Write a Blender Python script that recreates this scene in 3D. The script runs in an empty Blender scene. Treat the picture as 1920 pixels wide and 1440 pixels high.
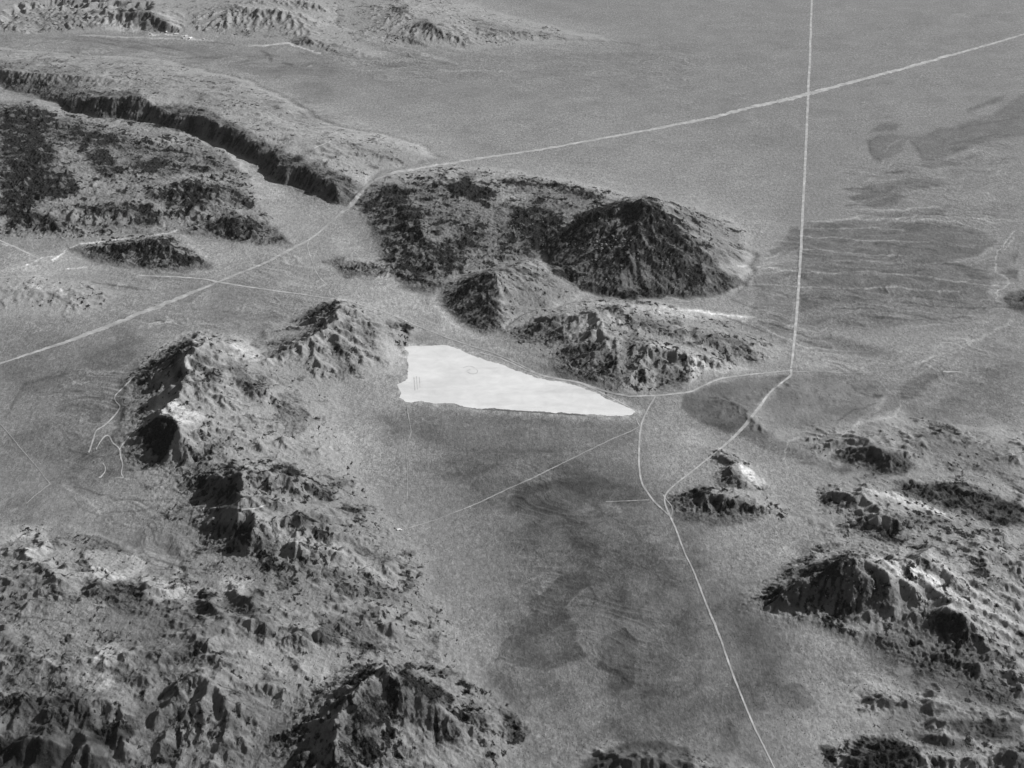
import bpy, math, random
import numpy as np
from mathutils import Vector

# ------------------------------------------------------------------ camera, light, exposure
S = bpy.context.scene
COL = S.collection
R = math.radians
CAMZ, PITCH, FPX = 3000.0, R(28.0), 2687.0          # flying height (m), look-down angle, focal length in photo pixels
cd = bpy.data.cameras.new('camera'); cam = bpy.data.objects.new('camera', cd); COL.objects.link(cam)
cam.location = (0, 0, CAMZ); cam.rotation_euler = (math.pi/2 - PITCH, 0, 0)
cd.sensor_fit = 'HORIZONTAL'; cd.sensor_width = 36.0; cd.lens = 36.0*FPX/1920.0
cd.clip_start = 5.0; cd.clip_end = 200000.0
S.camera = cam
SUN_EL, SUN_AZ = R(33), R(64)                        # azimuth measured from +Y towards +X
w = bpy.data.worlds.new('World'); S.world = w; w.use_nodes = True
nt = w.node_tree; bg = nt.nodes['Background']
sky = nt.nodes.new('ShaderNodeTexSky'); sky.sky_type = 'NISHITA'; sky.sun_disc = False
sky.sun_elevation = SUN_EL; sky.sun_rotation = SUN_AZ
bw = nt.nodes.new('ShaderNodeRGBToBW')
nt.links.new(sky.outputs[0], bw.inputs[0]); nt.links.new(bw.outputs[0], bg.inputs[0])   # the photograph is black and white
bg.inputs[1].default_value = 0.05
sd = bpy.data.lights.new('sun', 'SUN'); sun = bpy.data.objects.new('sun', sd); COL.objects.link(sun)
sd.energy = 5.0; sd.angle = R(0.5); sd.color = (1, 1, 1)
dv = Vector((math.sin(SUN_AZ)*math.cos(SUN_EL), math.cos(SUN_AZ)*math.cos(SUN_EL), math.sin(SUN_EL)))
sun.rotation_euler = dv.to_track_quat('Z', 'Y').to_euler(); sun.location = dv*6000
S.view_settings.view_transform = 'Standard'; S.view_settings.look = 'None'
S.view_settings.exposure = 0.0; S.view_settings.gamma = 1.0
rng = np.random.default_rng(7)

# ------------------------------------------------------------------ maths helpers
def unproj(px, py, z=0.0):
    px = np.asarray(px, float); py = np.asarray(py, float)
    a = (px-960)/FPX; b = (720-py)/FPX
    dy = math.cos(PITCH)+b*math.sin(PITCH); dz = -math.sin(PITCH)+b*math.cos(PITCH)
    t = (z-CAMZ)/dz
    return a*t, dy*t
def proj(x, y, z):
    dz = z-CAMZ
    d = y*math.cos(PITCH)-dz*math.sin(PITCH)
    up = y*math.sin(PITCH)+dz*math.cos(PITCH)
    return 960+FPX*x/d, 720-FPX*up/d
def _hash(ix, iy, seed):
    h = (ix.astype(np.int64)*374761393 + iy.astype(np.int64)*668265263 + seed*974634777) & 0xffffffff
    h = ((h ^ (h >> 13))*1274126177) & 0xffffffff
    h = ((h ^ (h >> 16))*2246822519) & 0xffffffff
    return ((h ^ (h >> 15)) & 0xffff).astype(np.float32)*(2*math.pi/65536)
def perlin(x, y, seed=0):
    x0 = np.floor(x); y0 = np.floor(y); fx = (x-x0).astype(np.float32); fy = (y-y0).astype(np.float32)
    def g(i, j):
        a = _hash(x0+i, y0+j, seed); return np.cos(a)*(fx-i)+np.sin(a)*(fy-j)
    u = fx*fx*fx*(fx*(fx*6-15)+10); v = fy*fy*fy*(fy*(fy*6-15)+10)
    a = g(0,0); b = g(1,0); c = g(0,1); d = g(1,1)
    return ((a+(b-a)*u)*(1-v)+(c+(d-c)*u)*v)*1.5
def fbm(x, y, s, o=4, seed=0, gain=.5):
    r = 0; a = 1; t = 0
    for k in range(o):
        r = r+a*perlin(x/s*2**k+k*17.3, y/s*2**k-k*9.1, seed+k); t += a; a *= gain
    return r/t
def ridged(x, y, s, o=4, seed=0, gain=.5):
    r = 0; a = 1; t = 0
    for k in range(o):
        n = 1-np.abs(perlin(x/s*2**k+k*13.7, y/s*2**k+k*5.9, seed+k))*1.6; r = r+a*n*n; t += a; a *= gain
    return r/t
def sst(a, b, x):
    t = np.clip((x-a)/(b-a), 0, 1); return t*t*(3-2*t)
def seg_d(x, y, ax, ay, bx, by):
    vx, vy = bx-ax, by-ay; L = vx*vx+vy*vy+1e-9
    t = np.clip(((x-ax)*vx+(y-ay)*vy)/L, 0, 1)
    return np.hypot(x-ax-t*vx, y-ay-t*vy), t
def poly_sd(x, y, P):                                  # >0 inside
    d = np.full(x.shape, 1e9); ins = np.zeros(x.shape, bool); n = len(P)
    for i in range(n):
        ax, ay = P[i]; bx, by = P[(i+1) % n]
        d = np.minimum(d, seg_d(x, y, ax, ay, bx, by)[0])
        if ay != by: ins ^= ((ay > y) != (by > y)) & (x < (bx-ax)*(y-ay)/(by-ay)+ax)
    return np.where(ins, d, -d)

# ------------------------------------------------------------------ traced layout (photo pixels -> ground; third ridge value = height in m)
EROS, ROW0, NCOL = 26, 3.4, 1500
SAND, ROCKA = .255, .030
HILLS = [
 dict(hs=1.2, label='low rugged far hills along the top left corner with dark saddle', rough=.35, n=.8, ns=300,
  foot=[(-250,72),(0,68),(100,66),(250,66),(340,72),(450,80),(520,86),(600,98),(680,112),(740,118),(700,92),(660,70),(640,40),(640,-20),(500,-40),(200,-40),(-250,-20)],
  ridges=[[(-150,40,60),(0,35,70),(60,48,60),(130,35,70),(170,25,80),(230,20,110),(270,18,130),(310,35,110),(330,58,30)],
   [(350,60,20),(400,35,90),(450,8,140),(520,15,130),(560,20,120),(600,40,70)],[(440,62,20),(458,56,40),(475,62,20)],
   [(545,82,30),(573,68,60),(600,80,45),(625,92,40),(660,104,25)],[(480,-5,130),(600,0,120),(640,25,60)]]),
 dict(hs=1.2, label='far low hills with a dark knob at the top edge, tapering to the right', rough=.5, n=.7, ns=260,
  foot=[(600,100),(640,95),(680,88),(740,92),(800,95),(880,98),(960,90),(1080,84),(1200,82),(1100,60),(1000,40),(920,20),(860,-10),(700,-30),(600,-10)],
  ridges=[[(690,30,50),(720,15,80),(760,14,110),(775,25,80)],[(770,42,60),(800,38,110),(818,50,90),(835,68,50),(880,90,10)],[(730,62,20),(770,72,25),(810,85,10)],
   [(830,10,50),(900,35,55),(980,60,35),(1100,78,10)]]),
 dict(hs=1.85, label='long plateau with a dark straight scarp facing the sandy valley', rough=.5, n=.35, ns=200, p=.82, bl=7, er=.5,
  foot=[(-260,120),(0,160),(12,168),(70,180),(110,196),(130,214),(220,226),(300,238),(360,250),(400,268),(440,288),(480,305),(500,325),(540,345),(590,366),(640,384),(655,380),(676,352),(690,335),(735,322),(760,312),(830,302),(800,280),(700,250),(620,238),(560,200),(450,150),(300,112),(100,100),(-260,60)],
  ridges=[[(-260,90,60),(0,140,70),(50,150,80),(100,158,85),(150,170,90),(200,170,90),(250,172,95),(280,190,75),(320,196,85),(375,200,95),(420,222,90),(450,238,90),(490,260,90),(520,285,80),(560,300,85),(600,320,80),(640,335,80),(672,350,65)],
   [(0,125,60),(200,145,60),(400,175,55),(550,250,55),(600,270,45)],[(620,262,30),(660,262,35),(700,278,35),(740,295,30),(790,300,20)]]),
 dict(hs=1.9, label='rugged massif of dark outcrops and pale sand pockets at the left edge', rough=.85, n=2.8, ns=130, p=.7, bl=14,
  foot=[(-260,180),(0,198),(60,192),(85,200),(100,205),(135,218),(200,226),(260,236),(330,244),(380,268),(440,300),(465,330),(490,372),(515,400),(530,430),(548,458),(520,464),(470,464),(420,455),(385,442),(330,442),(250,440),(180,452),(120,458),(50,452),(0,448),(-260,440)],
  ridges=[[(-200,210,60),(0,212,60),(60,200,65),(100,225,55)],[(100,255,50),(180,250,65),(270,255,55),(330,262,45),(400,300,45),(430,325,30)],
   [(-200,290,70),(0,300,80),(50,292,75),(110,298,60),(170,290,60),(200,310,50)],[(200,320,50),(260,310,60),(300,325,40)],
   [(270,370,40),(330,345,60),(380,338,65),(400,352,60),(440,360,45),(485,388,15)],[(150,384,45),(230,384,55),(275,380,50),(280,400,35)],
   [(390,420,30),(420,402,50),(460,400,45),(500,425,25),(540,452,5)],[(-150,400,50),(0,412,45),(60,395,45),(110,410,40),(150,425,25)],[(60,330,45),(130,330,50),(150,345,40)]]),
 dict(hs=1.7, label='small black-topped hill in the pale sand below the left massif', rough=.95, n=.7, ns=120, p=.8,
  foot=[(132,464),(180,452),(240,446),(310,440),(345,448),(375,470),(402,498),(385,506),(350,514),(300,510),(250,502),(190,492),(150,478)],
  ridges=[[(150,466,18),(180,458,30),(225,458,38),(270,448,55),(300,444,65),(325,446,60),(350,468,40),(385,492,15)],[(225,458,38),(240,480,25)]]),
 dict(hs=1.05, label='broad rocky plateau with a dark left slope, behind the black cone', rough=.85, n=1.8, ns=130, p=.7, bl=20,
  foot=[(660,392),(664,372),(690,346),(740,328),(800,318),(850,312),(900,316),(960,322),(1010,332),(1100,346),(1160,362),(1230,378),(1300,390),(1350,410),(1400,440),(1420,470),(1300,520),(1100,540),(1060,480),(1030,490),(960,500),(880,512),(850,530),(832,562),(812,552),(780,548),(740,530),(690,520),(640,520),(612,506),(610,490),(640,482),(690,490),(712,478),(700,440),(680,415)],
  ridges=[[(690,352,45),(730,365,70),(765,395,85),(790,430,85),(810,470,80),(830,510,50)],[(800,335,70),(850,335,85),(900,348,90)],[(840,345,85),(880,358,95),(920,350,80)],
   [(940,335,80),(1000,338,85),(1060,350,90),(1110,360,100),(1150,378,100)],[(1100,400,85),(1040,400,90),(980,400,85),(960,440,70)],[(800,380,80),(860,400,80),(880,440,70)],
   [(980,350,80),(1020,375,85),(1080,380,100),(1140,390,110)],[(640,490,20),(665,490,25),(700,500,18),(740,508,25)],[(900,470,60),(860,500,50)],[(1240,392,80),(1300,398,75),(1340,420,50),(1390,450,25)]]),
 dict(hs=1.28, label='tall black boulder-strewn cone, the highest hill of the middle distance', rough=.45, n=.2, ns=210, p=.78, er=.35, bl=6,
  foot=[(1018,480),(1024,462),(1060,432),(1100,404),(1140,392),(1200,384),(1260,392),(1330,412),(1380,440),(1410,480),(1410,520),(1380,548),(1340,556),(1260,560),(1180,564),(1120,560),(1080,548),(1040,522),(1022,500)],
  ridges=[[(1024,476,10),(1040,448,50),(1075,412,120),(1115,386,165),(1150,382,180),(1180,374,200),(1213,367,225),(1232,385,205),(1250,410,170),(1290,440,120),(1330,470,75),(1370,500,30)],]),
 dict(hs=1.3, label='small two-sided hill below the cone, black on its left face', rough=.6, n=.3, ns=130, p=.75, er=.4,
  foot=[(812,554),(835,530),(870,508),(930,494),(1000,488),(1060,510),(1095,542),(1120,560),(1060,572),(1000,592),(962,606),(945,628),(900,624),(862,604),(838,578)],
  ridges=[[(820,552,5),(845,538,35),(870,520,75),(905,508,105),(922,504,115),(945,500,105),(985,488,90),(1020,484,75),(1050,500,45)],[(922,504,115),(926,540,75),(930,575,45),(940,610,10)],[(985,488,90),(1010,530,55),(1040,560,15)]]),
 dict(hs=1.25, label='low broken hills between the white lake bed and the straight road', rough=.75, n=.7, ns=160, p=.8,
  foot=[(945,632),(965,610),(1000,588),(1060,572),(1130,570),(1200,570),(1290,584),(1350,602),(1420,625),(1470,650),(1475,680),(1440,696),(1380,702),(1330,708),(1290,730),(1220,738),(1160,742),(1110,720),(1060,702),(1025,692),(1000,676),(960,652)],
  ridges=[[(965,622,25),(985,606,45),(1010,596,65),(1060,586,85),(1100,580,95),(1165,570,105),(1200,578,90),(1250,595,65),(1310,612,60),(1370,640,50),(1425,672,20)],
   [(1100,580,95),(1125,615,85),(1130,640,80),(1080,655,65),(1035,678,25)],[(1130,640,80),(1150,665,60),(1165,700,30)],[(1180,630,70),(1230,645,80),(1290,655,75),(1340,670,50),(1400,692,15)],
   [(1190,650,70),(1200,680,55),(1190,710,20)],[(1240,668,60),(1260,690,45),(1250,720,15)]]),
 dict(hs=1.12, label='ridge with a black crest and streaked slopes left of the white lake bed', bl=8, rough=.6, n=.8, ns=170, p=.9,
  foot=[(786,624),(776,608),(740,590),(690,572),(640,560),(580,574),(545,598),(500,625),(480,650),(430,690),(520,745),(600,772),(660,790),(640,750),(640,728),(700,722),(745,700),(765,655)],
  ridges=[[(778,612,25),(765,606,35),(735,598,45),(705,578,85),(665,570,115),(632,565,135),(605,572,115),(575,588,75),(552,602,35)],
   [(632,567,135),(612,600,125),(580,628,110),(545,645,100),(500,668,90),(470,690,90)],[(632,567,135),(645,610,110),(655,650,75),(670,700,25)],[(685,572,100),(710,620,60),(735,670,20)],
   [(590,625,110),(600,670,80),(615,715,35)],[(470,690,95),(510,720,90),(560,750,60),(620,780,20)]]),
 dict(hs=1.12, label='main light-sloped mountain with a black western face, left of centre', rough=.6, n=.8, ns=180, p=.95,
  foot=[(480,650),(440,625),(400,618),(360,620),(300,645),(260,680),(232,715),(236,745),(215,780),(228,810),(226,860),(250,890),(300,905),(360,900),(420,890),(520,905),(620,915),(640,880),(600,850),(560,820),(640,800),(680,795),(620,770),(560,740),(520,700)],
  ridges=[[(250,706,20),(270,690,60),(300,668,110),(335,645,160),(365,626,200),(395,628,175),(430,632,150),(480,650,110),(500,672,95)],
   [(365,626,200),(352,655,185),(340,680,170),(325,700,160),(305,715,150),(300,735,140),(302,755,140),(290,768,140),(310,780,150),(330,795,160),(345,812,160),(350,835,140),(375,855,125),(410,868,110),(440,872,100)],
   [(290,768,140),(270,770,110),(252,790,40)],[(375,660,170),(400,700,120),(430,750,70),(470,790,30)],[(430,655,140),(460,690,130),(490,720,110),(520,750,80),(560,790,25)],
   [(330,795,160),(400,800,110),(480,820,60),(560,840,20)],[(300,790,130),(290,830,60),(275,860,15)],[(330,800,158),(318,840,90),(300,885,15)]]),
 dict(hs=1.5, label='knotted ridge of black crags in the lower left, right of the pale fans', rough=.75, n=1.6, ns=300, p=.85, bl=18,
  foot=[(300,905),(320,880),(380,865),(440,862),(540,868),(620,885),(660,920),(700,960),(740,1010),(780,1060),(830,1120),(835,1160),(760,1165),(640,1140),(560,1110),(480,1080),(440,1070),(380,1050),(330,1020),(320,990),(350,960),(330,935)],
  ridges=[[(330,900,50),(370,880,95),(410,872,120),(455,868,130),(500,878,110),(530,874,120),(570,880,105),(610,905,60),(640,925,25)],[(440,872,120),(450,905,110),(460,940,120)],
   [(350,960,60),(400,958,95),(440,955,120),(462,975,150),(470,985,160),(480,1005,145),(500,1030,125),(520,1060,110),(560,1085,90)],[(470,960,130),(540,960,110),(600,975,85),(660,1000,50),(740,1040,15)],
   [(480,1000,140),(560,1010,100),(640,1040,70),(700,1080,40),(790,1130,10)],[(540,1030,100),(580,1045,100),(640,1085,70),(700,1120,40)]]),
 dict(hs=1.2, label='pale tableland with dark crumbling edges in the lower left corner', rough=.6, n=2.2, ns=400, p=.9, bl=60,
  foot=[(-250,985),(0,990),(60,975),(140,985),(220,1020),(300,1060),(370,1092),(440,1080),(500,1085),(580,1110),(700,1140),(800,1170),(835,1215),(820,1245),(700,1250),(640,1290),(560,1330),(520,1390),(560,1470),(300,1500),(-250,1500)],
  ridges=[[(-200,1060,80),(0,1080,70),(60,1080,80),(150,1060,110),(165,1090,100),(230,1085,115),(290,1100,110),(320,1130,90),(360,1120,100),(400,1105,130),(440,1110,120),(485,1105,150),(500,1120,150),(500,1160,140),(580,1170,130),(640,1165,120),(700,1185,90),(780,1220,40)],
   [(385,1130,120),(390,1170,130),(400,1220,140),(420,1260,150),(470,1300,140),(530,1340,110)],[(0,1200,90),(100,1190,90),(180,1215,110),(240,1230,120),(290,1250,110),(370,1255,120)],
   [(-100,1300,120),(0,1300,110),(90,1310,100),(160,1310,110),(250,1350,100),(330,1380,90),(420,1410,80)],[(0,1380,150),(120,1390,140),(210,1400,110)],[(280,1400,110),(380,1400,120),(480,1440,100)]]),
 dict(label='craggy dark-streaked hill at the bottom edge, left of centre', rough=.9, n=.9, ns=150, p=.9,
  foot=[(500,1400),(530,1350),(600,1300),(660,1262),(700,1240),(760,1240),(830,1260),(900,1300),(960,1340),(1005,1380),(1000,1400),(940,1405),(880,1412),(820,1425),(760,1450),(700,1520),(500,1520)],
  ridges=[[(525,1385,80),(545,1350,130),(600,1318,180),(650,1280,220),(690,1250,245),(705,1242,250),(730,1246,240),(790,1278,200),(850,1310,160),(900,1345,120),(950,1365,80),(985,1388,30)],
   [(730,1246,240),(760,1290,190),(800,1350,120),(845,1400,50)],[(700,1245,240),(670,1310,210),(640,1360,180),(620,1420,150)],[(545,1350,130),(540,1400,110),(560,1440,100)],[(700,1290,200),(710,1350,160),(720,1410,110)],[(880,1330,130),(890,1370,80)]]),
 dict(hs=1.3, label='small dark hillock beside the fork in the road', rough=.8, n=.5, ns=120, p=.85,
  foot=[(1250,948),(1252,935),(1290,915),(1330,905),(1380,912),(1440,935),(1500,965),(1530,985),(1480,992),(1400,985),(1330,985),(1265,968)],
  ridges=[[(1256,942,12),(1290,922,40),(1318,910,60),(1345,920,60),(1380,928,60),(1420,945,50),(1480,975,20)],[(1300,925,45),(1310,955,25)]]),
 dict(hs=1.3, label='pair of little knolls with bright right flanks, just right of the road', rough=.5, n=.4, ns=120, p=.85,
  foot=[(1332,868),(1336,852),(1360,846),(1395,858),(1430,878),(1450,905),(1440,925),(1400,930),(1360,918),(1335,900)],
  ridges=[[(1338,858,20),(1355,850,40),(1372,852,48),(1388,868,40),(1400,880,30)],[(1345,890,30),(1368,876,60),(1384,882,65),(1395,900,55),(1420,920,20)]]),
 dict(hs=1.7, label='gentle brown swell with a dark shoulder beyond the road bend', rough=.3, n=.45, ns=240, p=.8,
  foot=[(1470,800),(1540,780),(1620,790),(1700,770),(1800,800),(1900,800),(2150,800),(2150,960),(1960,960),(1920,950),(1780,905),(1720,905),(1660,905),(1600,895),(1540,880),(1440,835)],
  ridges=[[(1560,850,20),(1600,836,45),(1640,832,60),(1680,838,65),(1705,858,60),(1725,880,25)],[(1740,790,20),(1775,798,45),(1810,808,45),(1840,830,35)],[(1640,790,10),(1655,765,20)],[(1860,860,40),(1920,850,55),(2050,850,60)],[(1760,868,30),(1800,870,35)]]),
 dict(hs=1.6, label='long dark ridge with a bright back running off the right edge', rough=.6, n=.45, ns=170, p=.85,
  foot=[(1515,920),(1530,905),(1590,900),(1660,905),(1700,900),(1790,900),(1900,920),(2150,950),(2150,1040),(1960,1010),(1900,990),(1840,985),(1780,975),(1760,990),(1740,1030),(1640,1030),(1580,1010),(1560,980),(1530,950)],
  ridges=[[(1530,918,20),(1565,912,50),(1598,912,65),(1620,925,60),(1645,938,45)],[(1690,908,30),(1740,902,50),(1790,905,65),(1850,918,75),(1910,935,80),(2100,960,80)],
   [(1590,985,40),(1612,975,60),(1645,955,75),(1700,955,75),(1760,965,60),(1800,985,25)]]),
 dict(hs=1.08, label='sharp dark mountain with a bright sunlit crest in the lower right', rough=.8, n=.75, ns=190, p=.95, bl=16,
  foot=[(1388,1116),(1420,1090),(1480,1060),(1520,1030),(1560,1008),(1640,1000),(1760,985),(1850,985),(1930,1000),(2150,1050),(2150,1400),(1960,1320),(1900,1345),(1820,1320),(1740,1290),(1680,1262),(1620,1225),(1560,1192),(1500,1178),(1450,1160),(1410,1138)],
  ridges=[[(1395,1114,12),(1430,1095,65),(1480,1072,110),(1530,1052,150),(1570,1040,180),(1603,1034,205),(1630,1045,190),(1650,1062,170),(1690,1088,140),(1740,1118,120),(1780,1140,110),(1820,1168,105),(1870,1208,100),(1920,1245,100),(2080,1340,100)],
   [(1530,1022,40),(1560,1016,75),(1590,1024,110),(1620,1040,170)],[(1640,1048,180),(1690,1048,150),(1732,1040,150),(1750,1060,140),(1790,1092,115),(1850,1130,90),(1910,1170,70)],
   [(1700,1045,130),(1780,1010,110),(1850,1012,110),(1920,1045,110),(2080,1090,110)],[(1603,1034,195),(1595,1090,120),(1590,1150,40)],[(1690,1088,165),(1690,1140,90),(1690,1190,30)],[(1540,1052,130),(1530,1100,70),(1520,1150,20)],[(1780,1140,150),(1770,1190,80),(1760,1230,25)]]),
 dict(hs=1.4, label='low striped foothills near the bottom right corner', rough=.4, n=.5, ns=190, p=.75,
  foot=[(1560,1310),(1600,1280),(1640,1265),(1720,1270),(1800,1290),(1880,1300),(2150,1330),(2150,1460),(1900,1420),(1740,1390),(1660,1370),(1590,1350)],
  ridges=[[(1590,1312,15),(1640,1290,40),(1700,1292,50),(1760,1305,60),(1830,1335,70),(1900,1362,80),(2050,1400,80)],[(1790,1345,70),(1830,1348,95),(1880,1348,110),(2050,1370,110)]]),
 dict(label='dark wooded-looking knoll cut by the bottom right edge', rough=.7, n=.5, ns=150, p=.7,
  foot=[(1510,1480),(1520,1410),(1525,1396),(1560,1398),(1590,1396),(1610,1386),(1680,1382),(1760,1392),(1850,1400),(2000,1400),(2100,1500),(1800,1560)],
  ridges=[[(1535,1404,30),(1560,1400,45),(1595,1404,40),(1612,1392,60),(1650,1388,75),(1700,1394,75),(1760,1410,70),(1830,1420,80),(1920,1412,110),(2000,1440,110)]]),
 dict(label='smooth dark low rise at the bottom edge, right of centre', rough=.2, n=.3, ns=200, p=.7,
  foot=[(1070,1460),(1090,1415),(1140,1396),(1200,1385),(1260,1388),(1340,1402),(1400,1420),(1440,1470),(1300,1540),(1100,1540)],
  ridges=[[(1095,1425,30),(1130,1405,50),(1180,1396,75),(1220,1394,85),(1280,1402,70),(1360,1425,45)]]),
 dict(label='tiny dark hillock on the right edge beside the pale wash', rough=.7, n=.4, ns=100, p=.8,
  foot=[(1880,565),(1890,552),(1920,540),(2050,540),(2050,600),(1930,592),(1895,582)],ridges=[[(1892,562,15),(1920,552,45),(2000,555,50)]]),
 dict(label='dark low tongue of land between the two lower roads', rough=.1, n=.15, ns=300, p=.7,
  foot=[(1255,748),(1300,733),(1340,714),(1400,706),(1480,704),(1560,700),(1640,715),(1680,745),(1700,775),(1600,800),(1540,820),(1480,800),(1470,842),(1520,868),(1590,890),(1560,890),(1480,856),(1400,826),(1360,806),(1310,785),(1270,765)],
  ridges=[[(1290,742,10),(1340,738,25),(1390,760,30),(1430,790,28),(1480,800,25)],[(1400,730,22),(1480,735,25),(1560,745,25)],[(1440,818,26),(1480,838,22),(1540,866,10)]]),
 dict(label='speckled ridge', rough=.6, n=.4, join=8, foot=[(1460,640),(1461,640),(1460,641)], ridges=[[(1460,640,2)]]),
 dict(label='faint low rise at the upper left edge of the valley floor', rough=.35, n=.4, ns=170, p=.7,
  foot=[(-220,525),(0,522),(100,518),(200,528),(240,560),(180,590),(100,600),(0,600),(-220,600)],ridges=[[(-200,545,30),(0,540,30),(80,540,32),(150,545,30),(200,555,18)]]),
 dict(hs=1.25, label='broad broken upland joining the left mountain to the lower left tableland', rough=.45, n=2.3, ns=430, p=.45, bl=40,
  foot=[(236,800),(260,900),(300,1000),(330,1075),(300,1200),(250,1500),(900,1500),(1005,1390),(960,1330),(860,1250),(850,1180),(790,1060),(720,980),(690,900),(640,840),(600,780),(500,690),(400,650),(300,700)],
  ridges=[[(330,740,80),(400,800,70),(480,870,70),(560,960,70),(560,1040,75),(600,1120,80),(560,1200,80),(480,1300,80),(420,1440,80)],[(560,960,60),(660,1040,50),(740,1130,40)],[(600,1120,70),(720,1180,60),(800,1230,35)],[(480,740,60),(560,800,35)]]),
 dict(hs=1.5, label='broad pale upland tying the right-hand hills together', rough=.3, n=2.4, ns=430, p=.45, bl=40,
  foot=[(1530,910),(1600,880),(1700,880),(1800,840),(2150,820),(2150,1500),(1560,1500),(1540,1400),(1640,1380),(1600,1310),(1700,1290),(1660,1240),(1580,1190),(1500,1120),(1560,1010),(1520,960)],
  ridges=[[(1580,930,35),(1680,930,45),(1800,980,55),(1920,1080,60),(2050,1200,60)],[(1640,1100,55),(1740,1180,50),(1840,1260,50),(2000,1340,60)],[(1700,1320,35),(1820,1360,50),(2000,1420,60)],[(1760,860,30),(1900,900,50)]]),
]
PLAYA = [(757,651),(775,648),(800,650),(822,647),(842,649),(862,656),(885,667),(910,676),(935,683),(960,692),(985,701),(1010,710),(1035,715),(1060,719),(1090,726),(1115,737),(1140,749),(1165,760),(1188,768),(1193,773),(1180,779),(1150,781),(1100,778),(1060,776),(1020,773),(980,771),(940,768),(905,767),(870,763),(850,757),(830,757),(808,756),(790,753),(772,755),(757,753),(749,747),(753,738),(745,722),(755,716),(765,711),(763,702),(766,690),(763,675),(765,662)]
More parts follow.
